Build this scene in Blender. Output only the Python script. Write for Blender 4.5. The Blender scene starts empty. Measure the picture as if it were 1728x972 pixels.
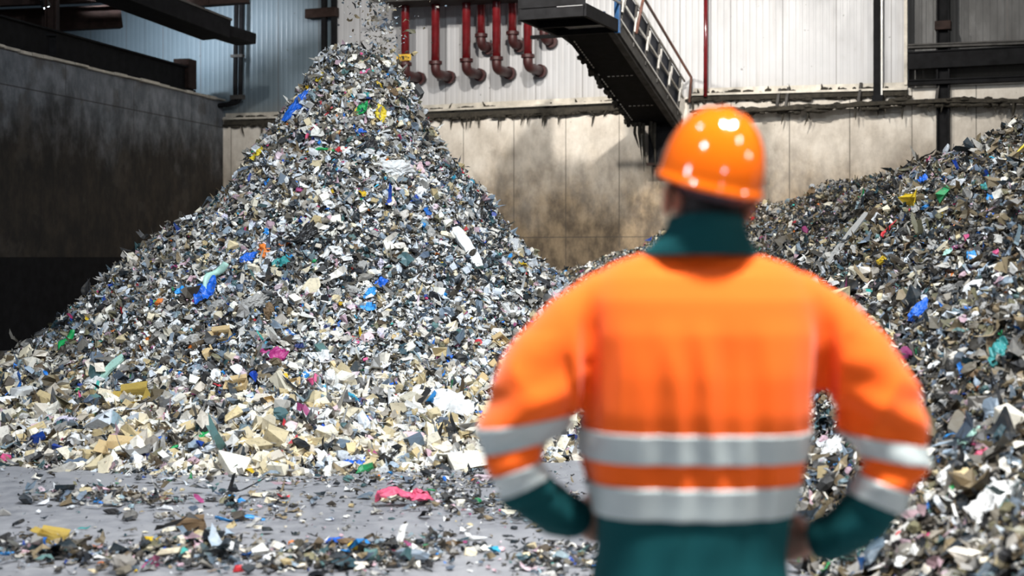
import bpy, bmesh, math, random
import numpy as np
from mathutils import Vector, Matrix, noise, Quaternion

random.seed(7); rng = np.random.default_rng(7)
sc = bpy.context.scene; COL = sc.collection
F = 2400.0; CX = 864.0; HY = 434.0; CAMH = 1.55     # focal length in pixels, principal column, horizon row, eye height

# ------------------------------------------------------------------ helpers
def P(x, y, Y):                      # a point Y metres ahead of the camera
    return Vector(((x-CX)/F*Y, Y, CAMH-(y-HY)/F*Y))

def link(o, parent=None):
    COL.objects.link(o)
    if parent is not None: o.parent = parent
    return o
def tag(o, label=None, cat=None, group=None, kind=None):
    if label: o['label'] = label
    if cat: o['category'] = cat
    if group: o['group'] = group
    if kind: o['kind'] = kind
    return o
def empty(name, loc, rz=0.0):
    o = bpy.data.objects.new(name, None); o.location = loc; o.rotation_euler = (0, 0, rz); o.empty_display_size = .2
    return link(o)
def obj(name, bm, m, parent=None, smooth=False, bevel=0.0):
    me = bpy.data.meshes.new(name); bmesh.ops.recalc_face_normals(bm, faces=bm.faces); bm.to_mesh(me); bm.free()
    if smooth:
        for p in me.polygons: p.use_smooth = True
    for mm in (m if isinstance(m, (list, tuple)) else [m]): me.materials.append(mm)
    o = link(bpy.data.objects.new(name, me), parent)
    if bevel:
        b = o.modifiers.new('Bevel', 'BEVEL'); b.width = bevel; b.segments = 2; b.limit_method = 'ANGLE'
    return o
def rehome(o, origin):               # move a parentless mesh's origin without moving its shape
    o.data.transform(Matrix.Translation(-Vector(origin))); o.location = origin
    return o
def box(bm, c, s, rot=None):
    M = Matrix.Translation(Vector(c))
    if rot is not None: M = M @ rot.to_4x4()
    M = M @ Matrix.Diagonal((s[0], s[1], s[2], 1))
    return bmesh.ops.create_cube(bm, size=1.0, matrix=M)['verts']
def bar(bm, a, b, w, h, up=Vector((0, 0, 1))):   # a box from a to b
    a = Vector(a); b = Vector(b); d = b-a; L = d.length; d.normalize()
    s = d.cross(up)
    if s.length < 1e-4: s = Vector((1, 0, 0))
    s.normalize(); u = s.cross(d)
    R = Matrix((s, d, u)).transposed()
    return box(bm, (a+b)/2, (w, L, h), R)
def frames(pts):
    out = []; n = len(pts); prev = None
    for i in range(n):
        t = (pts[min(i+1, n-1)]-pts[max(i-1, 0)]).normalized()
        if prev is None:
            r = Vector((0, 1, 0)) if abs(t.y) < .9 else Vector((1, 0, 0))
            u = (r - t*r.dot(t)).normalized()
        else:
            u = (prev - t*prev.dot(t)).normalized()
        prev = u; out.append((t, u, t.cross(u)))
    return out
def tube(bm, pts, rad, seg=12, cap=True, flat=None):
    pts = [Vector(p) for p in pts]
    if not hasattr(rad, '__len__'): rad = [rad]*len(pts)
    rings = []
    for i, (p, (t, u, v)) in enumerate(zip(pts, frames(pts))):
        k = flat[i] if flat else 1.0
        rings.append([bm.verts.new(p+(u*math.cos(a)*rad[i]*k+v*math.sin(a)*rad[i])) for a in [2*math.pi*j/seg for j in range(seg)]])
    for r0, r1 in zip(rings, rings[1:]):
        for j in range(seg): bm.faces.new((r0[j], r0[(j+1) % seg], r1[(j+1) % seg], r1[j]))
    if cap:
        bm.faces.new(rings[0][::-1]); bm.faces.new(rings[-1])
    return rings
def loft(bm, rings, cap=True):
    R = [[bm.verts.new(v) for v in r] for r in rings]; n = len(R[0])
    for a, b in zip(R, R[1:]):
        for j in range(n): bm.faces.new((a[j], a[(j+1) % n], b[(j+1) % n], b[j]))
    if cap:
        bm.faces.new(R[0][::-1]); bm.faces.new(R[-1])
    return R
def ell(bm, c, r, rot=None, sub=3):
    M = Matrix.Translation(Vector(c))
    if rot is not None: M = M @ rot.to_4x4()
    M = M @ Matrix.Diagonal((r[0], r[1], r[2], 1))
    return bmesh.ops.create_icosphere(bm, subdivisions=sub, radius=1.0, matrix=M)['verts']
def superring(c, a, b, n=40, e=2.4, tilt=0.0):
    out = []
    for j in range(n):
        t = 2*math.pi*j/n; ct, st = math.cos(t), math.sin(t)
        x = a*math.copysign(abs(ct)**(2/e), ct); y = b*math.copysign(abs(st)**(2/e), st)
        out.append(Vector((c[0]+x, c[1]+y, c[2]+y*tilt)))
    return out
def remeshed(bm, voxel, smooth_it=6, fac=.5):
    me = bpy.data.meshes.new('tmp'); bmesh.ops.recalc_face_normals(bm, faces=bm.faces); bm.to_mesh(me); bm.free()
    o = link(bpy.data.objects.new('tmp', me))
    m = o.modifiers.new('r', 'REMESH'); m.mode = 'VOXEL'; m.voxel_size = voxel
    s = o.modifiers.new('s', 'SMOOTH'); s.factor = fac; s.iterations = smooth_it
    dg = bpy.context.evaluated_depsgraph_get(); dg.update()
    me2 = bpy.data.meshes.new_from_object(o.evaluated_get(dg))
    bpy.data.objects.remove(o); bpy.data.meshes.remove(me)
    b2 = bmesh.new(); b2.from_mesh(me2); bpy.data.meshes.remove(me2)
    return b2
def sm(a, b, x):
    t = np.clip((x-a)/(b-a), 0, 1); return t*t*(3-2*t)

# ------------------------------------------------------------------ materials
class NT:
    def __init__(s, name):
        s.m = bpy.data.materials.new(name); s.m.use_nodes = True
        s.t = s.m.node_tree; s.b = s.t.nodes['Principled BSDF']; s.L = s.t.links.new
        s.tc = s.t.nodes.new('ShaderNodeTexCoord')
    def node(s, typ, **kw):
        n = s.t.nodes.new('ShaderNode'+typ)
        for k, v in kw.items(): setattr(n, k, v)
        return n
    def inp(s, sock, v):
        if hasattr(v, 'is_output') or isinstance(v, bpy.types.NodeSocket): s.L(v, sock)
        elif isinstance(v, tuple) and len(v) == 3 and sock.type == 'RGBA': sock.default_value = (*v, 1)
        else: sock.default_value = v
    def noise(s, scale, detail=5, rough=.6, sc3=(1, 1, 1), coord='Object', off=(0, 0, 0)):
        mp = s.node('Mapping'); mp.inputs['Scale'].default_value = sc3; mp.inputs['Location'].default_value = off
        s.L(s.tc.outputs[coord], mp.inputs[0])
        n = s.node('TexNoise'); n.inputs['Scale'].default_value = scale; n.inputs['Detail'].default_value = detail
        n.inputs['Roughness'].default_value = rough; s.L(mp.outputs[0], n.inputs['Vector']); return n.outputs['Fac']
    def ramp(s, fac, stops, interp='LINEAR'):
        r = s.node('ValToRGB'); cr = r.color_ramp; cr.interpolation = interp
        while len(cr.elements) < len(stops): cr.elements.new(.5)
        for e, (p, c) in zip(cr.elements, stops):
            e.position = p; e.color = (*c, 1) if hasattr(c, '__len__') else (c, c, c, 1)
        s.L(fac, r.inputs[0]); return r.outputs[0]
    def mix(s, fac, a, b, mode='MIX'):
        n = s.node('Mix', data_type='RGBA', blend_type=mode)
        s.inp(n.inputs[0], fac); s.inp(n.inputs[6], a); s.inp(n.inputs[7], b); return n.outputs[2]
    def math(s, op, a, b=0.0, clamp=False):
        n = s.node('Math', operation=op, use_clamp=clamp); s.inp(n.inputs[0], a); s.inp(n.inputs[1], b); return n.outputs[0]
    def maprange(s, v, a, b, c=0.0, d=1.0, smooth=True):
        n = s.node('MapRange', interpolation_type='SMOOTHSTEP' if smooth else 'LINEAR')
        for k, q in enumerate((v, a, b, c, d)): s.inp(n.inputs[k], q)
        return n.outputs[0]
    def xyz(s):
        n = s.node('SeparateXYZ'); s.L(s.tc.outputs['Object'], n.inputs[0]); return n.outputs
    def bump(s, h, strength=.3, dist=.01):
        n = s.node('Bump'); n.inputs['Strength'].default_value = strength; n.inputs['Distance'].default_value = dist
        s.L(h, n.inputs['Height']); s.L(n.outputs[0], s.b.inputs['Normal'])
    def out(s, col, rough=.6, metal=0.0, spec=None, coat=None):
        s.inp(s.b.inputs['Base Color'], col); s.inp(s.b.inputs['Roughness'], rough); s.b.inputs['Metallic'].default_value = metal
        if spec is not None: s.b.inputs['Specular IOR Level'].default_value = spec
        if coat: s.b.inputs['Coat Weight'].default_value = coat; s.b.inputs['Coat Roughness'].default_value = .08
        return s.m
def lin(r, g, b):
    f = lambda c: (c/255/12.92) if c/255 <= .04045 else ((c/255+.055)/1.055)**2.4
    return (f(r), f(g), f(b))
def plain(name, col, rough=.55, metal=0.0, var=.25, scale=6, bump=.15, spec=None, coat=None):
    n = NT(name); f = n.noise(scale, 4)
    dark = tuple(c*(1-var) for c in col); lite = tuple(min(1, c*(1+var)) for c in col)
    c = n.ramp(f, [(.3, dark), (.7, lite)])
    if bump: n.bump(f, bump, .004)
    return n.out(c, rough, metal, spec, coat)

def mat_floor():
    n = NT('dusty concrete'); a = n.noise(.55, 6, .62, (1, .45, 1)); b = n.noise(7, 6, .7); c = n.noise(45, 4, .7)
    col = n.ramp(a, [(.32, (.165, .17, .19)), (.5, (.265, .268, .29)), (.68, (.37, .372, .39))])
    col = n.mix(n.maprange(b, .35, .75, .0, .55), col, (.40, .395, .40))
    col = n.mix(n.maprange(c, .62, .72, 0, .75), col, (.07, .07, .075))
    n.bump(n.math('ADD', b, n.math('MULTIPLY', c, .5)), .5, .02)
    return n.out(col, n.maprange(b, .3, .7, .42, .75))

def mat_concrete_back():
    n = NT('stained concrete wall'); X, Y, Z = n.xyz()
    a = n.noise(.8, 6, .6); b = n.noise(2.6, 6, .7, (1, 1, .6)); c = n.noise(3.2, 5, .7, (1.4, 1, .12)); d = n.noise(22, 4, .6)
    top = n.mix(n.maprange(b, .35, .7), (.64, .58, .50), (.80, .755, .68))
    zz = n.math('ADD', Z, n.math('MULTIPLY', n.math('SUBTRACT', a, .5), 3.2))
    zz = n.math('ADD', zz, n.math('MULTIPLY', n.math('SUBTRACT', c, .5), .6))
    brown = n.mix(n.maprange(b, .35, .68), (.08, .054, .030), (.31, .222, .128))
    col = n.mix(n.maprange(zz, 1.9, 4.9, .97, 0), top, brown)
    # dark blotches of damp, streaks running down from the ledge, and a splash zone
    col = n.mix(n.maprange(n.noise(1.6, 6, .7, (1, 1, .8), off=(3, 0, 1)), .56, .74, 0, .4), col, (.13, .10, .07))
    col = n.mix(n.math('MULTIPLY', n.maprange(c, .60, .82, 0, .5), n.maprange(Z, 2.2, 4.5)), col, (.16, .11, .07))
    col = n.mix(n.maprange(d, .66, .72, 0, .7), col, (.06, .05, .04))
    # panel joints
    u = n.math('ADD', X, .35); fr = n.math('FRACT', n.math('DIVIDE', u, 1.12)); jw = n.math('LESS_THAN', n.math('ABSOLUTE', n.math('SUBTRACT', fr, .5)), .008)
    hz = n.math('LESS_THAN', n.math('ABSOLUTE', n.math('SUBTRACT', Z, 1.95)), .010)
    j = n.math('MAXIMUM', jw, hz)
    col = n.mix(n.math('MULTIPLY', j, .75), col, (.07, .058, .045))
    n.bump(n.math('SUBTRACT', n.math('ADD', b, n.math('MULTIPLY', d, .4)), n.math('MULTIPLY', j, 1.5)), .3, .02)
    return n.out(col, .75)

def mat_cladding(name, base, dark, spl=.55, rough=.32):
    n = NT(name); X, Y, Z = n.xyz()
    a = n.noise(.5, 5, .6); b = n.noise(2.5, 6, .7, (1, 1, .4)); d = n.noise(9, 3, .55); st = n.noise(6, 4, .6, (1, 1, .05))
    col = n.mix(n.maprange(a, .3, .7), base, tuple(c*.86 for c in base))
    col = n.mix(n.maprange(st, .55, .75, 0, .35), col, dark)
    col = n.mix(n.maprange(b, .6, .78, 0, .4), col, dark)
    col = n.mix(n.maprange(d, .70, .74, 0, spl), col, (.05, .04, .035))
    low = n.math('ADD', Z, n.math('MULTIPLY', b, .9))
    col = n.mix(n.maprange(low, 4.75, 5.6, .35, 0), col, (.30, .25, .18))
    fr = n.math('FRACT', n.math('DIVIDE', n.math('ADD', X, .1), 1.0)); j = n.math('LESS_THAN', n.math('ABSOLUTE', n.math('SUBTRACT', fr, .5)), .008)
    col = n.mix(n.math('MULTIPLY', j, .6), col, (.12, .10, .09))
    rib = n.math('PINGPONG', X, .0625)
    rb = n.maprange(rib, .012, .03)
    n.bump(n.math('SUBTRACT', rb, j), .22, .02)
    return n.out(col, n.maprange(b, .3, .7, rough, rough+.2), 0.0, .6)

def mat_concrete_left():
    n = NT('grimy concrete push wall'); X, Y, Z = n.xyz()
    a = n.noise(.7, 6, .62); b = n.noise(3, 6, .68, (1, 1, .6)); d = n.noise(14, 5, .6)
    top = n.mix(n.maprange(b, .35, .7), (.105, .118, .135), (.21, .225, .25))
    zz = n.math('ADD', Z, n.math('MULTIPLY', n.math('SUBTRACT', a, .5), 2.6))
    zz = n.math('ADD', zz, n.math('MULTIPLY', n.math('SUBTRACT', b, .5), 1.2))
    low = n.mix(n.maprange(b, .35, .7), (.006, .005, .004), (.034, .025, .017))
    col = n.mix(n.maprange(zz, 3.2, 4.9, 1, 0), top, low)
    col = n.mix(n.maprange(n.noise(1.3, 5, .6, off=(5, 2, 0)), .55, .68, 0, .5), col, (.06, .05, .04))
    fr = n.math('FRACT', n.math('DIVIDE', n.math('ADD', Y, .3), 2.4)); j = n.math('LESS_THAN', n.math('ABSOLUTE', n.math('SUBTRACT', fr, .5)), .004)
    hz = n.math('LESS_THAN', n.math('ABSOLUTE', n.math('SUBTRACT', Z, 4.42)), .012)
    j = n.math('MAXIMUM', j, hz); col = n.mix(n.math('MULTIPLY', j, .7), col, (.02, .018, .016))
    n.bump(n.math('ADD', b, n.math('MULTIPLY', d, .4)), .35, .03)
    return n.out(col, .8)

def mat_waste():
    n = NT('shredded mixed waste'); at = n.node('Attribute'); at.attribute_name = 'item_colour'
    f = n.noise(28, 4, .65); g = n.noise(9, 4, .6)
    col = n.mix(n.maprange(f, .5, .72, 0, .45), at.outputs['Color'], (.10, .085, .065))
    col = n.mix(n.maprange(g, .58, .75, 0, .35), col, (.24, .205, .155))
    n.bump(f, .35, .01)
    m = n.out(col, n.maprange(g, .35, .65, .28, .72)); return m

def mat_fabric(name, col, fold=(9, 2.2), fs=.5, rough=.85, sheen=.2):
    n = NT(name); w = n.noise(380, 2, .5); g = n.noise(2.5, 3, .5)
    c = n.mix(n.maprange(g, .3, .7), tuple(x*.93 for x in col), tuple(min(1, x*1.05) for x in col))
    n.bump(w, .12, .002)
    m = n.out(c, rough, 0, .2); n.b.inputs['Sheen Weight'].default_value = sheen; return m

M = {}
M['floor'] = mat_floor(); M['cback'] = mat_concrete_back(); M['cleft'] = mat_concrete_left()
M['clad'] = mat_cladding('white ribbed cladding', (.54, .54, .55), (.30, .27, .235))
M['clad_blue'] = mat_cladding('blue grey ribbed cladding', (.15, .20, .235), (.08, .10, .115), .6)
M['clad_shade'] = mat_cladding('shade toned cladding', (.085, .083, .08), (.04, .038, .035), .3, .45)  # the shade over the recessed bay is put into this dark colour
M['waste'] = mat_waste()
M['steel'] = plain('black painted steel', (.009, .009, .010), .75, .0, .4, spec=.12)
M['steel_b'] = plain('rust brown steel', (.030, .018, .015), .7, .0, .4, spec=.15)
M['steel_g'] = plain('grimy grey steel', (.07, .066, .062), .65, .0, .4, spec=.2)
M['rail'] = plain('bare galvanised rail', (.62, .60, .56), .4, .3, .25)
M['railrust'] = plain('worn brown handrail', (.16, .075, .055), .45, .1, .35)
M['navy'] = plain('navy painted side sheet', (.008, .013, .026), .5, .0, .3, spec=.2)
M['bluepaint'] = plain('blue painted steel', (.012, .075, .20), .4, .0, .25)
M['red'] = plain('glossy red pipe paint', (.15, .010, .013), .22, .0, .3, 5, .05, .6, .4)
M['redold'] = plain('dusty red brown fitting', (.05, .012, .012), .5, .0, .4, 9, .3)
M['yellow'] = plain('yellow tag', (.80, .50, .06), .5, 0, .15)
M['black'] = plain('black print', (.015, .013, .012), .6)
M['flash'] = plain('dirty white flashing', (.52, .48, .41), .5, .1, .3, 4)
M['gunk'] = plain('matted dust and fibre', (.035, .030, .022), .95, 0, .5, 12, .6)
M['lampglass'] = None

# ------------------------------------------------------------------ setting
WC = Vector((-6.4, 31.5, 0)); WA = math.atan2(-5.3, 13.3)
WD = Vector((math.cos(WA), math.sin(WA), 0)); WN = Vector((math.sin(WA), -math.cos(WA), 0))   # along the wall, out of the wall
WM = Matrix.Translation(WC) @ Matrix.Rotation(WA, 4, 'Z')
LD = Vector((-2.06, -8.0, 0)).normalized(); LN = Vector((-LD.y, LD.x, 0))
if LN.x < 0: LN = -LN
def hit(x, y, w=0.0):                # where the sight line through (x, y) meets the back wall moved w metres into the hall
    d = Vector(((x-CX)/F, 1, (HY-y)/F)); o = Vector((0, 0, CAMH)); q = WC + WN*w
    t = (q-o).dot(WN)/d.dot(WN); return o+d*t
def wl(x, y, w=0.0):                 # the same in the wall's own axes: along, into the wall, up
    return WM.inverted() @ hit(x, y, w)
def wallobj(name, bm, m, parent=None, **k):
    o = obj(name, bm, m, parent, **k)
    if parent is None: o.matrix_world = WM
    return o
def place_in_wall(o):                # a wall-frame mesh gets its origin at its own foot
    c = [v.co for v in o.data.vertices]
    lo = Vector((sum(v.x for v in c)/len(c), sum(v.y for v in c)/len(c), min(v.z for v in c)))
    o.data.transform(Matrix.Translation(-lo)); o.matrix_world = WM @ Matrix.Translation(lo); return o

WT = 4.65                            # height of the concrete part
def gridplane(bm, x0, x1, z0, z1, y0, y1):
    box(bm, ((x0+x1)/2, (y0+y1)/2, (z0+z1)/2), (x1-x0, y1-y0, z1-z0))
bm = bmesh.new(); box(bm, (2, 16, -.1), (44, 44, .2)); o = obj('floor', bm, M['floor']); tag(o, 'dusty grey concrete hall floor strewn with litter', 'floor', kind='structure')
bm = bmesh.new(); gridplane(bm, 0, 27, -.02, WT, 0, .4); o = wallobj('wall_back', bm, M['cback']); tag(o, 'stained concrete lower part of the back wall', 'wall', kind='structure')
u_end = wl(1529, 100).x; u_b = wl(560, 50).x
bm = bmesh.new(); gridplane(bm, u_b, u_end, WT, 13, .02, .3); o = wallobj('wall_back_panel', bm, M['clad']); tag(o, 'white ribbed cladding above the concrete back wall', 'wall', kind='structure')
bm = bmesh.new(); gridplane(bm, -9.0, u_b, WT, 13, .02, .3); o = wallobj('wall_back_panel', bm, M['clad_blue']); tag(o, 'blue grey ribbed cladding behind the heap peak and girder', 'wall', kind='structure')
bm = bmesh.new(); gridplane(bm, u_end, 27, WT, 13, .45, .7); o = wallobj('wall_back_panel', bm, M['clad_shade']); tag(o, 'recessed cladding bay coloured dark for its shade beside the white cladding', 'wall', kind='structure')
# side wall (left)
LM = Matrix.Translation(WC) @ Matrix(((LN.x, -LD.x, 0, 0), (LN.y, -LD.y, 0, 0), (0, 0, 1, 0), (0, 0, 0, 1)))   # local x out of the wall, local -y towards the camera
LH = 5.0
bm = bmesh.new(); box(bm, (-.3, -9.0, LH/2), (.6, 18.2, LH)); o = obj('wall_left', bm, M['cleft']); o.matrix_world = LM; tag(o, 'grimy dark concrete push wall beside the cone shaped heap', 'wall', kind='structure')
bm = bmesh.new(); box(bm, (.02, -9.0, .775), (.05, 18.0, 1.55)); o = obj('trim_1', bm, M['steel']); o.matrix_world = LM; tag(o, 'black band along the foot of the push wall', 'wall plating', kind='structure')  # slightly raised band, black from the floor up to a level edge
def lw(x, y, off=0.0):               # sight line to the side wall plane, in its own axes
    d = Vector(((x-CX)/F, 1, (HY-y)/F)); o = Vector((0, 0, CAMH)); q = WC+LN*off
    t = (q-o).dot(LN)/d.dot(LN); return LM.inverted() @ (o+d*t)

# broken pale coping edge on the push wall
bm = bmesh.new(); y = -17.9
while y < -.3:
    L = random.uniform(.25, .8); box(bm, (.0, y+L/2, LH+.015+random.uniform(0, .02)), (.12+random.uniform(0, .06), L*.97, .03+random.uniform(0, .03))); y += L
o = obj('trim_2', bm, M['flash']); o.matrix_world = LM; tag(o, 'chipped pale coping on top of the push wall', 'coping', kind='structure')

def boxobj(name, frame, boxes, m, label, cat, group=None, bevel=.004):
    bm = bmesh.new()
    for c, s in boxes: box(bm, c, s)
    o = obj(name, bm, m, bevel=bevel); c = [v.co for v in o.data.vertices]
    lo = Vector((sum(v.x for v in c)/len(c), sum(v.y for v in c)/len(c), min(v.z for v in c)))
    o.data.transform(Matrix.Translation(-lo)); o.matrix_world = frame @ Matrix.Translation(lo)
    return tag(o, label, cat, group)

# black girder resting on the push wall
ye = lw(327, 150).y
g = empty('steel_girder', LM @ Vector((-.2, -9, LH+.05))); g.matrix_world = LM @ Matrix.Translation((-.2, -9.0, LH+.05)); tag(g, 'long black steel girder lying along the top of the push wall', 'girder')
L0 = -17.9+9; L1 = ye+9; Lc = (L0+L1)/2; Ln = L1-L0
bm = bmesh.new(); box(bm, (.16, Lc, .26), (.02, Ln, .46)); obj('web', bm, M['steel'], g)
bm = bmesh.new(); box(bm, (.1, Lc, .015), (.3, Ln, .03)); obj('bottom_flange', bm, M['steel'], g)
bm = bmesh.new(); box(bm, (.1, Lc, .485), (.3, Ln, .03)); obj('top_flange', bm, M['steel'], g)
bm = bmesh.new(); box(bm, (.08, L1-.16, .36), (.36, .36, .62)); obj('end_plate', bm, M['steel_b'], g, bevel=.01)

# roof steel of the neighbouring bay, seen over the push wall
def inbay(x, y, off): return LM @ lw(x, y, off)
p0 = inbay(88, 95, -.35); p1 = P(88, -160, p0.y)
t = empty('steel_post', p0); tag(t, 'dark steel post standing on the black girder by the lamp', 'post')
bm = bmesh.new(); h = p1.z-p0.z
for sx in (-.09, .09): box(bm, (sx, 0, h/2), (.025, .2, h))
box(bm, (0, 0, h/2), (.18, .03, h)); obj('column', bm, M['steel_b'], t)
bm = bmesh.new(); box(bm, (0, 0, .02), (.34, .3, .04)); obj('base_plate', bm, M['steel'], t)
def girder(name, a, b, hgt, m, label, cat='beam', group=None, wid=.22):
    a = Vector(a); b = Vector(b); mid = (a+b)/2
    bm = bmesh.new(); up = Vector((0, 0, 1))
    bar(bm, a-mid, b-mid, .03, hgt); off = up*(hgt/2)
    bar(bm, a-mid+off, b-mid+off, wid, .03); bar(bm, a-mid-off, b-mid-off, wid, .03)
    d = (b-a); n = max(2, int(d.length/1.2))
    for i in range(1, n):
        q = a-mid+d*(i/n); bar(bm, q-off, q+off, wid*.9, .02, up=d.normalized())
    o = obj(name, bm, m); o.location = mid
    return tag(o, label, cat, group)
girder('roof_beam', P(-60, 40, 26.5), P(205, 28, 28.0), .42, M['steel_b'], 'dark red brown roof beam passing behind the steel post')
girder('roof_beam', P(-60, 72, 24.5), P(95, 78, 25.0), .36, M['steel'], 'short black roof beam just above the girder by the steel post')
girder('roof_beam', P(-60, -2, 25.8), P(240, -14, 27.5), .30, M['steel_b'], 'uppermost dark roof beam above the lamp at the steel post')
girder('roof_beam', P(285, 2, 28), P(420, -8, 28), .28, M['steel_b'], 'dark roof beam end above the sloping conveyor beam')
# sloping conveyor beam with pale upper edge
a = P(140, -34, 25.0); b = P(366, 52, 28.0)
t = empty('sloping_conveyor', (a+b)/2); tag(t, 'dark enclosed conveyor sloping down in front of blue grey cladding', 'conveyor')
mid = (a+b)/2; d = (b-a).normalized(); s = d.cross(Vector((0, 0, 1))).normalized(); u = s.cross(d)
bm = bmesh.new(); bar(bm, a-mid, b-mid, .7, .34); obj('casing', bm, M['steel'], t, bevel=.01)
bm = bmesh.new(); bar(bm, a-mid+u*.19-s*.35, b-mid+u*.19-s*.35, .05, .04); bar(bm, a-mid+u*.19+s*.35, b-mid+u*.19+s*.35, .05, .04); obj('edge_strip', bm, M['steel_g'], t)
bm = bmesh.new(); bar(bm, b-mid-d*.1, b-mid+d*.9+Vector((0, 0, .05)), .5, .22); obj('discharge_spout', bm, M['steel'], t, bevel=.02)

# floodlight behind the push wall (seen at the top edge of the view)
EM = bpy.data.materials.new('lamp glass'); EM.use_nodes = True; nt = EM.node_tree
nt.nodes['Principled BSDF'].inputs['Emission Color'].default_value = (.75, .88, 1, 1); nt.nodes['Principled BSDF'].inputs['Emission Strength'].default_value = 25
LAMPS = []
def fixture(loc, label, r=.22, aim=(0, 0, -1)):
    t = empty('flood_lamp', loc); tag(t, label, 'lamp')
    R = Vector((0, 0, -1)).rotation_difference(Vector(aim).normalized()).to_matrix().to_4x4()
    bm = bmesh.new(); tube(bm, [(0, 0, .28), (0, 0, .26), (0, 0, .1), (0, 0, 0)], [r*.3, r*.45, r*.7, r], 20); bmesh.ops.transform(bm, matrix=R, verts=bm.verts)
    obj('housing', bm, M['steel_g'], t, True)
    bm = bmesh.new(); tube(bm, [(0, 0, .0), (0, 0, -.02), (0, 0, -.03)], [r*.9, r*.9, r*.6], 20); bmesh.ops.transform(bm, matrix=R, verts=bm.verts)
    obj('lens', bm, EM, t, True)
    bm = bmesh.new(); tube(bm, [(-r, 0, .02), (-r*.9, 0, .25), (0, 0, .4), (r*.9, 0, .25), (r, 0, .02)], .02, 6); bmesh.ops.transform(bm, matrix=R, verts=bm.verts)
    obj('bracket', bm, M['steel'], t)
    return t
fixture(P(84, 10, 25.7), 'lit flood lamp beside the steel post behind the push wall', .13, (.3, .3, -1))

# ------------------------------------------------------------------ things on the back wall
def ledge(x0, x1, y0, y1, label, drop=.09, out=.16, strands=40, gunk=True, pale=True):
    A = wl(x0, y0, .1); B = wl(x1, y1, .1)
    t = empty('wall_ledge', (0, 0, 0)); mid = (A+B)/2; t.matrix_world = WM @ Matrix.Translation((mid.x, 0, mid.z)); tag(t, label, 'wall ledge')
    c = Vector((mid.x, 0, mid.z)); a = Vector((A.x, 0, A.z))-c; b = Vector((B.x, 0, B.z))-c
    bm = bmesh.new(); o1 = Vector((0, -out/2, 0)); bar(bm, a+o1, b+o1, out, .04); bar(bm, a+Vector((0, -.02, .07)), b+Vector((0, -.02, .07)), .03, .12)
    obj('flashing', bm, M['flash'] if pale else M['steel_g'], t)
    bm = bmesh.new(); o1 = Vector((0, -out*.4, -drop)); bar(bm, a+o1, b+o1, out*.6, .09); obj('support_angle', bm, M['gunk'], t)
    if gunk:
        bm = bmesh.new(); L = (b-a).length
        for i in range(strands):
            q = a+(b-a)*random.random(); hl = random.choice([.03, .04, .05, .06, .08, .12, .28])*random.uniform(.6, 1.1); yy = -random.uniform(.02, out*.7); dx = random.uniform(-.08, .08); zt = random.choice([-drop-.04, -drop-.04, .03])
            s_ = -1 if zt < 0 else .4
            tube(bm, [q+Vector((0, yy, zt)), q+Vector((dx*.5, yy-.02, zt+s_*hl*.5)), q+Vector((dx, yy, zt+s_*hl))], [random.uniform(.015, .035), .02, .005], 5)
            for _ in range(2): ell(bm, q+Vector((random.uniform(-.2, .2), yy, zt+random.uniform(-.04, .02))), (random.uniform(.03, .14), .04, random.uniform(.015, .05)), sub=1)
        tag(obj('hanging_fibres', bm, M['gunk'], t), kind='stuff')
ledge(378, 575, 201, 195, 'pale ledge on the back wall between push wall and heap', strands=24)
ledge(640, 1130, 191, 168, 'fibre hung ledge on the back wall beneath the red pipes', .11, .18, 120)
ledge(1168, 1531, 160, 150, 'pale ledge under the white cladding above the helmet', .07, .14, 40)
def wallpipe(name, pts, r, m, label, cat, seg=10, extra=None):
    bm = bmesh.new(); tube(bm, pts, r, seg); o = place_in_wall(obj(name, bm, m, smooth=True)); return tag(o, label, cat)
# sagging cable tray hung with fibres, right of the helmet
pts = [wl(x, y, .25) for x, y in ((1180, 190), (1280, 186), (1400, 180), (1500, 174), (1600, 170), (1700, 171), (1790, 172), (1920, 166), (2100, 160))]
t = empty('cable_tray', (0, 0, 0)); c = pts[3].copy(); t.matrix_world = WM @ Matrix.Translation(c); tag(t, 'sagging cable tray matted with fibres above the bank of waste', 'cable tray')
bm = bmesh.new()
for p, q in zip(pts, pts[1:]): bar(bm, p-c, q-c, .22, .07)
obj('tray', bm, M['gunk'], t)
bm = bmesh.new()
for k in range(120):
    f = random.random()*(len(pts)-1.001); i = int(f); q = pts[i].lerp(pts[i+1], f-i)-c; hl = random.choice([.05, .06, .08, .1, .14, .34])*random.uniform(.5, 1); yy = random.uniform(-.1, .1); dx = random.uniform(-.09, .09)
    tube(bm, [q+Vector((0, yy, 0)), q+Vector((dx*.4, yy, -hl*.6)), q+Vector((dx, yy, -hl))], [.03, .02, .004], 5)
    for _ in range(2): ell(bm, q+Vector((random.uniform(-.3, .3), yy, random.uniform(-.09, .05))), (random.uniform(.05, .2), .08, random.uniform(.02, .055)), sub=1)
tag(obj('hanging_fibres', bm, M['gunk'], t), kind='stuff')
for x, y in ((1310, 186), (1325, 184), (1448, 177), (1580, 171)):
    bm = bmesh.new(); q = wl(x, y, .25)-c; bar(bm, q, q+Vector((.03, .2, .42)), .05, .05); obj('bracket', bm, M['steel_g'], t)

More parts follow.
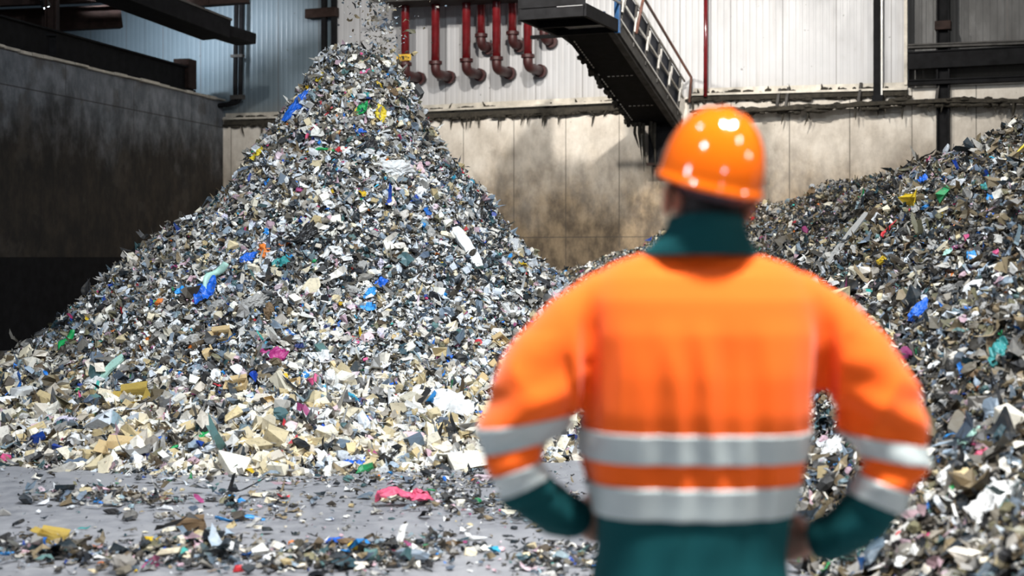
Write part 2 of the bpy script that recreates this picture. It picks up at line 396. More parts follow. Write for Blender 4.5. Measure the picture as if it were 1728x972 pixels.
# red pipes with elbows entering the wall
for (x, yb, off, r, who) in ((684, 118, .62, .088, 'first red pipe, with a yellow tag, nearest the heap peak'), (735, 116, .62, .088, 'long red pipe next to the yellow tagged pipe'),
        (787, 112, .62, .088, 'third long red pipe from the heap peak'), (838, 109, .62, .088, 'fourth long red pipe, between two short pipes'), (891, 105, .62, .088, 'fifth long red pipe from the heap peak'),
        (812, 70, .32, .085, 'short red pipe set back between third and fourth long pipes'), (865, 66, .32, .085, 'short red pipe set back between fourth and fifth long pipes'), (918, 58, .32, .085, 'short red pipe set back close to the conveyor platform')):
    q = wl(x, yb, off); top = 7.9-q.z
    t = empty('red_pipe', (0, 0, 0)); t.matrix_world = WM @ Matrix.Translation(q); tag(t, who, 'pipe')
    bm = bmesh.new(); tube(bm, [(0, 0, .10), (0, 0, top)], r, 20); obj('pipe', bm, M['red'], t, True)
    bm = bmesh.new(); E = [(0, 0, .14), (0, 0, .02)]
    for k in range(1, 7):
        a = k/6*math.pi/2; E.append((.02*(1-math.cos(a)), .12*(1-math.cos(a)), .02-.12*math.sin(a)))
    E.append((E[-1][0]+.04, off-.05, E[-1][2]-.01)); tube(bm, E, r*1.12, 18); obj('elbow', bm, M['redold'], t, True)
    bm = bmesh.new(); tube(bm, [(0, 0, .085), (0, 0, .155)], r*1.55, 20); obj('flange', bm, M['redold'], t, bevel=.006)
    bm = bmesh.new(); tube(bm, [(E[-1][0], off-.12, E[-1][2]), (E[-1][0], off-.02, E[-1][2])], r*1.5, 18); obj('wall_flange', bm, M['redold'], t)
    if x == 684:
        z0 = wl(684, 98, off).z-q.z
        bm = bmesh.new(); box(bm, (.01, -r-.006, z0), (.33, .006, .13)); tg = obj('pipe_tag', bm, M['yellow'], t, bevel=.002)
        bm = bmesh.new()
        for bx, bz, bw, bh in ((-.11, .015, .03, .05), (-.07, -.01, .02, .045), (-.045, .02, .02, .03), (-.01, -.005, .05, .075), (.045, .012, .02, .05), (.075, .0, .012, .07), (.11, -.012, .03, .03), (0, -.05, .2, .008)):
            box(bm, (bx+.01, -r-.010, z0+bz), (bw, .004, bh))
        obj('tag_marking', bm, M['black'], tg)
# dark pipe manifold running across above the pipes
a = wl(655, -2, .75); b = wl(905, -14, .75); tA = empty('overhead_duct', (0, 0, 0)); tA.matrix_world = WM @ Matrix.Translation((a+b)/2); tag(tA, 'dark overhead duct from which the red pipes drop', 'duct')
mid = (a+b)/2; bm = bmesh.new(); bar(bm, a-mid, b-mid, .7, .28); obj('casing', bm, M['steel_b'], tA, bevel=.01)
bm = bmesh.new(); bar(bm, a-mid+Vector((-.2, -.36, -.1)), b-mid+Vector((0, -.36, -.1)), .06, .06); obj('edge_angle', bm, M['steel_g'], tA)

wallpipe('red_riser', [wl(1191, -40, .14), wl(1191, 60, .14), wl(1190.5, 163, .14)], .042, M['red'], 'thin red riser pipe on white cladding above the helmet', 'pipe')
# twin dark downpipe turning towards the push wall
t = empty('downpipe', (0, 0, 0)); q = wl(397, 172, .25); t.matrix_world = WM @ Matrix.Translation(q); tag(t, 'dark twin downpipe with elbow by the push wall corner', 'pipe')
for dx in (0, .13):
    top = wl(401, -30, .25).z-q.z
    bm = bmesh.new(); tube(bm, [(dx+.04, 0, top), (dx, 0, .35), (dx, 0, .1), (dx-.05, 0, .02), (dx-.14, 0, -.03), (dx-.35, .02, -.05), (-.62, .04, -.07)], .05, 12); obj('pipe', bm, M['steel'], t, True)
bm = bmesh.new(); box(bm, (.06, 0, 1.0), (.3, .12, .06)); obj('clamp', bm, M['steel_g'], t)
bm = bmesh.new(); box(bm, (.06, 0, .1), (.3, .14, .09)); obj('clamp', bm, M['steel_g'], t)
t = empty('cable_duct', (0, 0, 0)); q = wl(550, 110, .12); t.matrix_world = WM @ Matrix.Translation(q); tag(t, 'dark vertical cable ducts behind the heap peak', 'cable duct')
for dx in (-.04, .2):
    bm = bmesh.new(); box(bm, (dx, 0, 1.5), (.1, .1, 3.4)); obj('duct', bm, M['steel'], t)
bm = bmesh.new(); box(bm, (-.1, 0, 1.12), (.75, .16, .2)); obj('junction_box', bm, M['steel_b'], t, bevel=.01)
t = empty('cable_duct', (0, 0, 0)); q = wl(1480, 165, .16); t.matrix_world = WM @ Matrix.Translation(q); tag(t, 'dark vertical cable duct crossing the white cladding', 'cable duct')
bm = bmesh.new(); box(bm, (0, 0, 1.6), (.12, .12, 3.5)); obj('duct', bm, M['steel'], t, bevel=.005)
bm = bmesh.new(); box(bm, (.08, .03, 1.6), (.03, .05, 3.5)); obj('conduit', bm, M['rail'], t)
bm = bmesh.new(); box(bm, (.02, 0, -.1), (.2, .2, .28)); obj('junction_box', bm, M['steel'], t, bevel=.01)
boxobj('corner_flashing', WM, [((u_end, -.0, 8), (.06, .14, 6.6))], M['flash'], 'pale corner strip where the white cladding ends', 'trim strip')
# dark bay: column, beams
t = empty('steel_column', (0, 0, 0)); q = wl(1592, 434, .05); t.matrix_world = WM @ Matrix.Translation((q.x, -.06, 1.6)); tag(t, 'dark steel column rising behind the bank of waste', 'column')
bm = bmesh.new(); box(bm, (-.1, 0, 4.5), (.03, .2, 9)); box(bm, (.1, 0, 4.5), (.03, .2, 9)); box(bm, (0, 0, 4.5), (.2, .03, 9)); obj('shaft', bm, M['steel'], t)
bm = bmesh.new(); box(bm, (0, -.02, wl(1592, 45).z-1.6), (.28, .26, .16)); obj('collar', bm, M['steel_b'], t, bevel=.01)
for (y0, y1, th, lab, m_) in ((104, 96, .30, 'broad dark beam across the recessed bay', 'steel'), (80, 76, .06, 'thin grey rail above the broad dark beam', 'steel_g'), (141, 136, .08, 'thin dark rail beneath the broad dark beam', 'steel')):
    A = wl(1533, y0, .12); B = wl(1533+(1800-1533)*2.2, y0+(y1-6-y0)*2.2, .12); bm = bmesh.new(); bar(bm, A, B, .2, th); bar(bm, A+Vector((0, -.09, th/2)), B+Vector((0, -.09, th/2)), .08, .025)
    tag(place_in_wall(obj('cross_beam', bm, M[m_])), lab, 'beam')

# ------------------------------------------------------------------ inclined conveyor with walkway rail
B0 = Vector((2.37, 27.5, 4.08)); A0 = Vector((.89, 23.8, 5.31)); W = .86
ax = (A0-B0); AL = ax.length; axn = ax.normalized(); wd = WD.copy(); up = wd.cross(-axn).normalized()
if up.z < 0: up = -up
CM = Matrix(((axn.x, wd.x, up.x, B0.x), (axn.y, wd.y, up.y, B0.y), (axn.z, wd.z, up.z, B0.z), (0, 0, 0, 1)))  # x up the slope, y across, z off the tray
t = empty('inclined_conveyor', B0); t.matrix_world = CM; tag(t, 'dark inclined conveyor with side railing running to the back wall', 'conveyor')
bm = bmesh.new(); box(bm, (AL/2, W/2, .02), (AL, W, .04)); obj('tray', bm, M['steel'], t)
bm = bmesh.new(); box(bm, (AL/2, W+.02, .09), (AL, .06, .2)); box(bm, (AL/2, W-.05, -.03), (AL, .12, .05)); obj('side_stringer', bm, M['steel_g'], t, bevel=.005)
bm = bmesh.new(); box(bm, (AL/2, -.02, .09), (AL, .05, .2)); obj('side_stringer', bm, M['steel'], t, bevel=.005)
bm = bmesh.new(); box(bm, (AL/2+.1, W/2, .14), (AL, W*.8, .03)); obj('belt', bm, M['black'], t)
bm = bmesh.new(); box(bm, (AL/2, W+.01, .55), (AL-.1, .015, .72)); obj('side_sheet', bm, M['navy'], t)
bm = bmesh.new(); box(bm, (AL/2, W+.06, .21), (AL, .03, .035)); obj('edge_strip', bm, M['rail'], t)
for zz, mm, nm in ((.55, 'rail', 'mid_rail'), (.9, 'rail', 'top_rail')):
    bm = bmesh.new(); tube(bm, [(0, W+.06, zz), (AL, W+.06, zz)], .022, 10); obj(nm, bm, M[mm], t, True)
bm = bmesh.new(); tube(bm, [(-.1, W+.16, .5), (-.1, W+.16, 1.02), (AL-.9, W+.16, 1.02), (AL-.85, W+.16, .9), (AL-.8, W+.12, .3)], .026, 10); obj('handrail', bm, M['railrust'], t, True)
for k in range(6):
    x = .25+k*(AL-.4)/5
    bm = bmesh.new(); bar(bm, (x, W+.05, .1), (x, W+.05, .93), .04, .04, up=Vector((1, 0, 0))); obj('post', bm, M['steel_g'], t)
    bm = bmesh.new(); box(bm, (x+.05, W+.09, .55), (.1, .03, .12)); box(bm, (x+.0, W+.09, .68), (.05, .03, .16)); box(bm, (x+.09, W+.09, .42), (.06, .03, .18)); obj('clamp', bm, M['rail'], t, bevel=.006)
for k in range(34):
    x = .35+k*.105
    if random.random() < .8: bm = bmesh.new(); box(bm, (x, .045, -.004), (.055, .02, .012)); obj('rivet', bm, M['rail'], t)
for x in (1.0, 2.35):
    for k in range(6): bm = bmesh.new(); box(bm, (x, .2+k*.085, -.004), (.014, .045, .012)); obj('rivet', bm, M['rail'], t)
bm = bmesh.new()
for k in range(46):
    x = random.uniform(0, AL*.8); ell(bm, (x, random.uniform(-.07, .0), random.uniform(-.06, .06)), (random.uniform(.03, .1), .05, random.uniform(.03, .08)), sub=1)
for k in range(12):
    x = random.uniform(-.1, .3); y_ = random.uniform(0, .5); tube(bm, [(x, y_, 0), (x-.03, y_, -.2), (x-.2-random.random()*.2, y_, -.35-random.random()*.5)], [.03, .03, .005], 5)
tag(obj('clinging_fibres', bm, M['gunk'], t), kind='stuff')
# discharge chute at the low end, hanging plumb
ch = empty('discharge_chute', B0+wd*.55-WN*.2); ch.rotation_euler = (0, 0, WA); tag(ch, 'black discharge chute under the low end of the inclined conveyor', 'chute')
bm = bmesh.new(); box(bm, (0, 0, -.28), (.55, .42, .95)); obj('hopper', bm, M['steel'], ch, bevel=.015)
bm = bmesh.new(); box(bm, (0, -.2, -.74), (.6, .06, .05)); box(bm, (0, .2, -.74), (.6, .06, .05)); obj('rim', bm, M['steel_b'], ch)
# platform at the high end
PM = Matrix.Translation(A0+Vector((0, 0, .03))) @ Matrix.Rotation(WA, 4, 'Z')
t = empty('service_platform', A0); t.matrix_world = PM; tag(t, 'dark service platform at the high end of the inclined conveyor', 'platform')
bm = bmesh.new(); box(bm, (W/2-.05, -.85, .06), (W+.25, 1.7, .05)); obj('deck', bm, M['steel'], t)
bm = bmesh.new()
for x in (-.15, W+.06): box(bm, (x, -.85, .02), (.06, 1.7, .2))
for y_ in (0, -.85, -1.7): box(bm, (W/2-.05, y_, .0), (W+.2, .06, .16))
obj('frame', bm, M['steel'], t)
bm = bmesh.new(); box(bm, (W/2-.05, -1.7, .75), (W+.25, .02, 1.3)); box(bm, (-.16, -.85, .75), (.02, 1.7, 1.3)); obj('side_sheet', bm, M['steel'], t)
bm = bmesh.new()
for k in range(9): box(bm, (W/2+.03, -.08-k*.085, .02), (W*.86, .035, .02))
obj('grating', bm, M['rail'], t)
bm = bmesh.new(); box(bm, (W+.06, -.02, .55), (.09, .09, 1.3)); box(bm, (W-.06, -.02, .04), (.28, .07, .05)); box(bm, (W-.17, -.02, .15), (.04, .06, .25)); obj('gate_post', bm, M['bluepaint'], t, bevel=.006)
bm = bmesh.new(); tube(bm, [(W+.1, 0, .75), (W+.1, -1.6, .75)], .022, 8); tube(bm, [(W+.1, 0, .4), (W+.1, -1.6, .4)], .022, 8); obj('guard_rail', bm, M['rail'], t, True)
bm = bmesh.new(); bar(bm, (-.75, .35, -.02), (.05, .35, -.02), .06, .06); bar(bm, (-.1, .0, -.02), (-.1, .9, -.12), .06, .08); obj('support_arm', bm, M['steel'], t)

# ------------------------------------------------------------------ the heaps
PEAK = Vector((-1.73, 15.5))
prof = {
 'l': ([0, .2, .39, .58, 1.0, 1.23, 1.55, 2.07, 2.65, 3.04, 3.3, 3.6, 3.95, 4.4], [3.80, 3.79, 3.68, 3.30, 2.72, 2.38, 2.09, 1.64, 1.19, .82, .56, .33, .12, -.12]),
 'r': ([0, .2, .42, .62, .74, .97, 1.36, 1.68, 2.0, 2.3, 2.7, 3.3, 4.1, 4.9], [3.80, 3.79, 3.70, 3.40, 3.06, 2.67, 2.22, 1.77, 1.45, 1.18, .86, .5, .15, -.12]),
 'f': ([0, .25, .45, .7, .95, 1.3, 1.8, 2.4, 3.1, 3.8, 4.5, 5.0, 5.35, 5.8], [3.80, 3.74, 3.55, 3.15, 2.68, 2.28, 1.82, 1.34, .88, .50, .25, .11, 0, -.15])}
def nz(x, y, s, z=0.0): return noise.noise(Vector((x*s, y*s, z)))
def cone_h(X, Y, detail=True):
    dx, dy = X-PEAK.x, Y-PEAK.y; r = math.hypot(dx, dy)
    a = math.atan2(dy, dx)
    rr = r*(1+.07*noise.noise(Vector((math.cos(a)*1.6, math.sin(a)*1.6, 3.3)))*min(1, r/1.0)) if detail else r
    cx, cy = (dx/r, dy/r) if r > 1e-6 else (1, 0)
    wl_, wr_, wf_ = (cx*cx if cx < 0 else 0), (cx*cx if cx > 0 else 0), (cy*cy if cy < 0 else 0); wb_ = cy*cy if cy > 0 else 0
    h = sum(w*np.interp(rr, *prof[k]) for w, k in ((wl_, 'l'), (wr_, 'r'), (wf_, 'f'), (wb_, 'l')) if w > 0)
    if detail and h > -.1:
        k = min(1, max(0, h)/.5)
        h += k*(.17*nz(X, Y, 1.1, 5)+.14*nz(X, Y, 2.4, 9)) + .05*nz(X, Y, 5.5, 2)
    return float(h)
RIDGE = [(-2.5, 27.0, .7), (.6, 25.8, 1.25), (1.94, 24.8, 1.55), (3.0, 23.3, 1.98), (4.3, 21.5, 2.36), (4.9, 18, 2.52), (5.25, 15.5, 2.62), (4.75, 12.2, 2.78), (5.0, 9, 2.55), (4.6, 6, 2.2), (4.4, 3.5, 2.0)]
def bank_h(X, Y, detail=True):
    best = -9
    p = Vector((X, Y))
    for (x0, y0, h0), (x1, y1, h1) in zip(RIDGE, RIDGE[1:]):
        a = Vector((x0, y0)); d = Vector((x1, y1))-a; t_ = max(0, min(1, (p-a).dot(d)/d.length_squared)); q = a+d*t_; dist = (p-q).length
        hh = h0+(h1-h0)*t_
        if X > q.x: dist *= .35
        v = hh-(math.sqrt((dist*.80)**2+.10)-.316)
        foot = .10*math.exp(-abs(v)/.35) if v < .4 else 0
        best = max(best, v+foot*.3)
    h = best
    if detail and h > -.15:
        k = min(1, max(0, h+.05)/.5)
        h += k*(.20*nz(X, Y, .9, 15)+.13*nz(X, Y, 2.1, 19)+.02) + .05*nz(X, Y, 5, 12)
        if h > 1.5: h += .12*abs(nz(X, Y, 1.7, 31))
    return float(h)
def ground_h(X, Y): return max(0.0, cone_h(X, Y), bank_h(X, Y))
def march(x, y, t0=4.5):              # the sight line through (x, y): where it first meets a heap or the floor
    d = Vector(((x-CX)/F, 1, (HY-y)/F)); t = t0; step = .08
    while t < 33:
        p = Vector((0, 0, CAMH))+d*t
        if p.z <= ground_h(p.x, p.y):
            for _ in range(8):
                step /= 2; p = Vector((0, 0, CAMH))+d*t
                t += -step if p.z <= ground_h(p.x, p.y) else step
            return Vector((0, 0, CAMH))+d*t
        t += step
    return None
def normal_at(X, Y, e=.12):
    f = lambda a, b: max(0, cone_h(a, b, False), bank_h(a, b, False))
    return Vector((f(X-e, Y)-f(X+e, Y), f(X, Y-e)-f(X, Y+e), 2*e)).normalized()

def core_cone():
    V, Fc = [], []; nr, na = 70, 180
    radii = [5.9*(i/nr)**1.15 for i in range(1, nr+1)]
    V.append((PEAK.x, PEAK.y, cone_h(PEAK.x, PEAK.y)))
    for r in radii:
        for j in range(na):
            a = 2*math.pi*j/na; X, Y = PEAK.x+r*math.cos(a), PEAK.y+r*math.sin(a); V.append((X, Y, cone_h(X, Y)-.02))
    for j in range(na): Fc.append((0, 1+j, 1+(j+1) % na))
    for i in range(nr-1):
        for j in range(na):
            a, b = 1+i*na+j, 1+i*na+(j+1) % na; Fc.append((a, a+na, b+na)); Fc.append((a, b+na, b))
    V = np.array(V); V[:, 2] = np.maximum(V[:, 2], -.06); return V, np.array(Fc)
def core_bank():
    V, Fc = [], []; xs = np.arange(-3.2, 8.6, .13); ys = np.arange(3.0, 28.6, .13); nx = len(xs)
    for Y in ys:
        for X in xs:
            lim = 31.5-(X+6.4)*.3985-.15
            V.append((X, min(Y, lim), bank_h(X, min(Y, lim))-.02))
    for j in range(len(ys)-1):
        for i in range(nx-1):
            a = j*nx+i; Fc.append((a, a+1, a+nx+1)); Fc.append((a, a+nx+1, a+nx))
    V = np.array(V); V[:, 2] = np.maximum(V[:, 2], -.06); return V, np.array(Fc)

# the shredded matter: crumpled sheets, curled strips and lumps in one mesh per heap
def tmpl_sheet(n, m):
    g = [(i/(n-1)-.5, j/(m-1)-.5, 0) for j in range(m) for i in range(n)]
    f = [(j*n+i, j*n+i+1, (j+1)*n+i+1, (j+1)*n+i) for j in range(m-1) for i in range(n-1)]
    g = np.array(g); g[:, :2] *= (1-.36*4*np.abs(g[:, :1]*g[:, 1:2])); return g, f
def tmpl_wad():
    b = bmesh.new(); bmesh.ops.create_cube(b, size=1.0); bmesh.ops.subdivide_edges(b, edges=b.edges[:], cuts=1, use_grid_fill=True)
    for v in b.verts: v.co = v.co.normalized()*.5
    g = np.array([v.co[:] for v in b.verts]); f = [tuple(v.index for v in q.verts) for q in b.faces]; b.free(); return g, f
def tmpl_lump():
    g = [(x, y, z) for z in (-.5, .5) for y in (-.5, .5) for x in (-.5, .5)]
    f = [(0, 2, 3, 1), (4, 5, 7, 6), (0, 1, 5, 4), (2, 6, 7, 3), (0, 4, 6, 2), (1, 3, 7, 5)]
    return np.array(g), f
PAL = {k: np.array([lin(*c) for c in v]) for k, v in {
 'grey': [(150, 146, 140), (120, 118, 114), (172, 168, 160), (98, 98, 98), (186, 184, 180), (134, 130, 122), (160, 152, 140), (110, 104, 92)],
 'white': [(232, 232, 230), (214, 216, 218), (240, 238, 230), (205, 212, 220), (222, 216, 205)],
 'dark': [(40, 40, 42), (58, 58, 58), (30, 34, 40), (66, 60, 52), (48, 54, 60), (36, 46, 52)],
 'brown': [(128, 112, 86), (108, 96, 74), (146, 130, 102), (90, 76, 58), (120, 116, 90)],
 'cream': [(226, 214, 186), (212, 196, 158), (234, 226, 204), (200, 180, 136), (240, 234, 220), (222, 212, 196)],
 'bluegrey': [(120, 134, 148), (92, 108, 122), (148, 164, 178), (84, 98, 116), (130, 150, 158)],
 'teal': [(60, 92, 96), (86, 120, 118), (40, 70, 80)],
 'vivid': [(30, 110, 200), (40, 140, 215), (24, 70, 170), (60, 170, 205), (40, 150, 90), (200, 50, 60), (210, 80, 130), (225, 190, 50), (220, 120, 40), (150, 60, 110), (20, 60, 140), (70, 180, 170), (40, 120, 205)],
 'pink': [(208, 176, 184), (190, 160, 170), (216, 196, 204), (176, 150, 160)]}.items()}
def flakes(P3, N3, size, mix, arr):
    """arr: lists V, F(with offset), C to extend; mix: [(palette, weight)] or per-flake weights"""
    n = len(P3); keys = [k for k, _ in mix]
    Wt = np.stack([np.broadcast_to(w, (n,)) for _, w in mix], 1).astype(float); Wt /= Wt.sum(1, keepdims=True)
    pick = (rng.random((n, 1)) > np.cumsum(Wt, 1)).sum(1).clip(0, len(keys)-1)
    colr = np.zeros((n, 3))
    for i, k in enumerate(keys):
        s_ = pick == i; colr[s_] = PAL[k][rng.integers(0, len(PAL[k]), s_.sum())]
    colr *= rng.uniform(.72, 1.15, (n, 1)); colr = colr.clip(0, .92)
    kind = rng.choice(5, n, p=[.22, .36, .03, .25, .14])
    kind[(pick == keys.index('cream')) & (rng.random(n) < .55)] = 2 if 'cream' in keys else 0
    T = [tmpl_sheet(3, 3), tmpl_sheet(6, 2), tmpl_lump(), tmpl_sheet(4, 4), tmpl_wad()]
    for k in range(5):
        s_ = np.where(kind == k)[0]
        if not len(s_): continue
        tv, tf = T[k]; m = len(s_); nv = len(tv); S = size[s_]
        v = np.broadcast_to(tv, (m, nv, 3)).copy()
        ax_ = rng.uniform(.55, 1.25, m); ay = rng.uniform(.35, .9, m)
        if k == 1: ax_ = rng.uniform(1.0, 2.3, m); ay = rng.uniform(.2, .5, m)
        if k == 2: ax_ = rng.uniform(.55, 1.1, m)*.9; ay = rng.uniform(.4, .8, m)
        jit = {0: .13, 1: .07, 2: .15, 3: .10, 4: .085}[k]; v += rng.normal(0, jit, v.shape)*np.array([1, 1, 1 if k in (2, 4) else 0])
        v[:, :, 0] *= ax_[:, None]; v[:, :, 1] *= ay[:, None]
        if k in (2, 4): v[:, :, 2] *= rng.uniform(.3, .65, m)[:, None]
        else:
            b1 = rng.normal(0, .9, m); b2 = rng.normal(0, .8, m); tw = rng.normal(0, .8, m)
            v[:, :, 2] += b1[:, None]*v[:, :, 0]**2 + b2[:, None]*v[:, :, 1]**2 + tw[:, None]*v[:, :, 0]*v[:, :, 1]
            if k == 1: v[:, :, 2] += .18*np.sin(v[:, :, 0]*rng.uniform(2, 6, m)[:, None]+rng.uniform(0, 6, m)[:, None])
            v[:, :, 2] += rng.normal(0, .12 if k != 1 else .04, v.shape[:2])
        v *= S[:, None, None]
        nn = N3[s_]+rng.normal(0, .40, (m, 3)); nn /= np.linalg.norm(nn, axis=1, keepdims=True)
        tt = rng.normal(0, 1, (m, 3)); tt[:, 2] -= .25; tt -= nn*(tt*nn).sum(1, keepdims=True); tt /= np.linalg.norm(tt, axis=1, keepdims=True)
        bb = np.cross(nn, tt); R = np.stack([tt, bb, nn], 2)
        w = np.einsum('mij,mvj->mvi', R, v)+P3[s_][:, None, :]+N3[s_][:, None, :]*(rng.uniform(-.25, .55, m)*S)[:, None, None]
        off = arr['n']; arr['V'].append(w.reshape(-1, 3)); arr['n'] += m*nv
        fa = np.array(tf)[None]+(off+np.arange(m)*nv)[:, None, None]; arr['F'].append(fa.reshape(-1, 4))
        arr['C'].append(np.repeat(colr[s_], nv, 0))
def build_mesh(name, V, tris, quads, C, m):
    me = bpy.data.meshes.new(name); nt_, nq = len(tris), len(quads)
    me.vertices.add(len(V)); me.vertices.foreach_set('co', V.astype(np.float32).ravel())
    li = np.concatenate([tris.ravel(), quads.ravel()]).astype(np.int32); me.loops.add(len(li)); me.loops.foreach_set('vertex_index', li)
    me.polygons.add(nt_+nq); st = np.concatenate([np.arange(nt_)*3, nt_*3+np.arange(nq)*4]).astype(np.int32); me.polygons.foreach_set('loop_start', st)
    me.update(calc_edges=True)
    ca = me.color_attributes.new('item_colour', 'FLOAT_COLOR', 'POINT'); cc = np.ones((len(V), 4), np.float32); cc[:, :3] = C; ca.data.foreach_set('color', cc.ravel())
    me.materials.append(m); me.polygons.foreach_set('use_smooth', np.zeros(nt_+nq, bool)); me.validate(); return me
def surface_points(V, T, n, weight):
    a, b, c = V[T[:, 0]], V[T[:, 1]], V[T[:, 2]]; cr = np.cross(b-a, c-a); ar = np.linalg.norm(cr, axis=1)/2
    nn = cr/np.maximum(1e-9, 2*ar)[:, None]; nn[nn[:, 2] < 0] *= -1
    ce = (a+b+c)/3; w = ar*weight(ce, nn); w /= w.sum(); i = rng.choice(len(T), n, p=w)
    r1 = np.sqrt(rng.random((n, 1))); r2 = rng.random((n, 1))
    return (1-r1)*a[i]+r1*(1-r2)*b[i]+r1*r2*c[i], nn[i]
def facing(ce, nn):
    v = np.array([0, 0, CAMH])-ce; d = np.linalg.norm(v, axis=1); return (v*nn).sum(1)/d, d

CV, CT = core_cone(); CT = CT[(CV[CT][:, :, 2].max(1) > -.04)]
def wcone(ce, nn):
    f, d = facing(ce, nn); return np.where(f > -.25, 1.0, .08)*np.where(ce[:, 2] > -.03, 1, 0)
pts_, nr_ = surface_points(CV, CT, 135000, wcone); arr = {'V': [CV], 'F': [], 'C': [np.tile(np.array(lin(58, 55, 50)), (len(CV), 1))], 'n': len(CV)}
hgt = pts_[:, 2]; lowz = 1-sm(.15, .75, hgt); topz = sm(2.3, 3.2, hgt)
patch = np.array([noise.noise(Vector((p[0]*.9, p[1]*.9, p[2]*.9+4))) for p in pts_]); dk = sm(.15, .5, patch); lt = sm(.1, .45, -patch)
left = sm(0, 2.2, PEAK.x-pts_[:, 0])*(hgt < 2.4)
size = np.exp(rng.normal(math.log(.049), .42, len(pts_)))*(1+.40*lowz); size = size.clip(.02, .17)
flakes(pts_, nr_, size, [('grey', .9+1.1*topz+.8*left), ('white', 1.5+.7*lt-.8*left-.3*topz), ('dark', .70+1.3*dk-.25*topz), ('brown', .25+.6*left+.4*topz), ('cream', .22+1.3*lowz+.2*topz), ('bluegrey', .55+.4*dk-.2*lowz), ('teal', .12+.25*dk), ('vivid', .13), ('pink', .12)], arr)
V = np.concatenate(arr['V']); Q = np.concatenate(arr['F']); Cc = np.concatenate(arr['C'])
o = link(bpy.data.objects.new('mixed_waste', build_mesh('mixed_waste', V, CT, Q, Cc, M['waste']))); rehome(o, (PEAK.x, PEAK.y, 0))
tag(o, 'tall cone shaped heap of shredded mixed waste beside the push wall', 'waste heap', kind='stuff')

BV, BT = core_bank(); mx = BV[BT][:, :, 2].max(1); BT = BT[mx > -.04]
def wbank(ce, nn):
    f, d = facing(ce, nn); px = CX+F*ce[:, 0]/ce[:, 1]
    return np.where(f > -.2, 1.0, .06)*np.where(ce[:, 2] > -.03, 1, 0)*np.where((px > 850) & (px < 1950), 1, .05)*(1+8/np.maximum(d, 5))
pts_, nr_ = surface_points(BV, BT, 140000, wbank); arr = {'V': [BV], 'F': [], 'C': [np.tile(np.array(lin(50, 47, 42)), (len(BV), 1))], 'n': len(BV)}
patch = np.array([noise.noise(Vector((p[0]*.8, p[1]*.8, p[2]*.8+14))) for p in pts_]); dk = sm(.1, .5, patch); lt = sm(.1, .5, -patch); hi = sm(1.2, 2.2, pts_[:, 2])
size = np.exp(rng.normal(math.log(.050), .45, len(pts_))).clip(.02, .17)
flakes(pts_, nr_, size, [('grey', 1.5), ('white', .28+.35*lt), ('dark', 1.1+1.0*dk), ('brown', 1.15+.6*hi), ('cream', .16), ('bluegrey', .45), ('teal', .13), ('vivid', .12), ('pink', .10)], arr)
V = np.concatenate(arr['V']); Q = np.concatenate(arr['F']); Cc = np.concatenate(arr['C'])
o = link(bpy.data.objects.new('mixed_waste', build_mesh('mixed_waste', V, BT, Q, Cc, M['waste']))); rehome(o, (4.5, 14, 0))
tag(o, 'long dark bank of mixed waste along the back wall behind the worker', 'waste heap', kind='stuff')

# fine litter lying on the floor, in drifts
def scatter_floor():
    out = []
    def blob(x, y, rx, ry, n, s=1.0):
        for _ in range(n):
            a, b = random.gauss(0, .5), random.gauss(0, .5); yy = y+b*ry
            if yy < 470: continue
            Y = F*CAMH/(yy-HY); out.append(((x+a*rx-CX)/F*Y, Y, s))
    blob(195, 842, 130, 15, 340, .95); blob(430, 848, 120, 18, 110, .9); blob(390, 876, 200, 14, 90, .8); blob(760, 832, 190, 44, 520, .8); blob(880, 858, 120, 34, 240, .75)
    blob(60, 930, 110, 26, 150, 1.1); blob(210, 942, 140, 28, 300, 1.05); blob(330, 930, 90, 30, 300, 1.05); blob(560, 946, 170, 26, 520, 1.0); blob(690, 930, 120, 26, 260, .9); blob(940, 945, 90, 30, 300, .75)
    blob(500, 808, 520, 18, 420, .75); blob(480, 895, 560, 60, 170, .5); blob(60, 700, 80, 60, 100, .8); blob(60, 620, 70, 24, 120, .7)
    for _ in range(200):
        out.append((random.uniform(-9, 2), random.uniform(4, 12), .6))
    for _ in range(420):
        Y = random.uniform(6.3, 12); out.append((random.uniform(-.40, .06)*Y, Y, .45))
    return out
fp = scatter_floor(); fp = [p for p in fp if ground_h(p[0], p[1]) < .03]
P3 = np.array([(x, y, .012) for x, y, _ in fp]); N3 = np.tile(np.array([[0, 0, 1.0]]), (len(fp), 1)); S3 = np.array([s for *_, s in fp])
arr = {'V': [], 'F': [], 'C': [], 'n': 0}
size = (np.exp(rng.normal(math.log(.052), .45, len(fp)))*S3).clip(.015, .16)
flakes(P3, N3, size, [('grey', 1.1), ('white', .45), ('dark', 1.8), ('brown', .55), ('cream', .16), ('bluegrey', .5), ('teal', .25), ('vivid', .13), ('pink', .12)], arr)
V = np.concatenate(arr['V']); V[:, 2] = np.abs(V[:, 2])*.75+.003; Q = np.concatenate(arr['F'])
o = link(bpy.data.objects.new('floor_litter', build_mesh('floor_litter', V, np.zeros((0, 3), int), Q, np.concatenate(arr['C']), M['waste'])))
tag(o, 'fine scraps scattered in drifts over the grey floor', 'litter', kind='stuff')

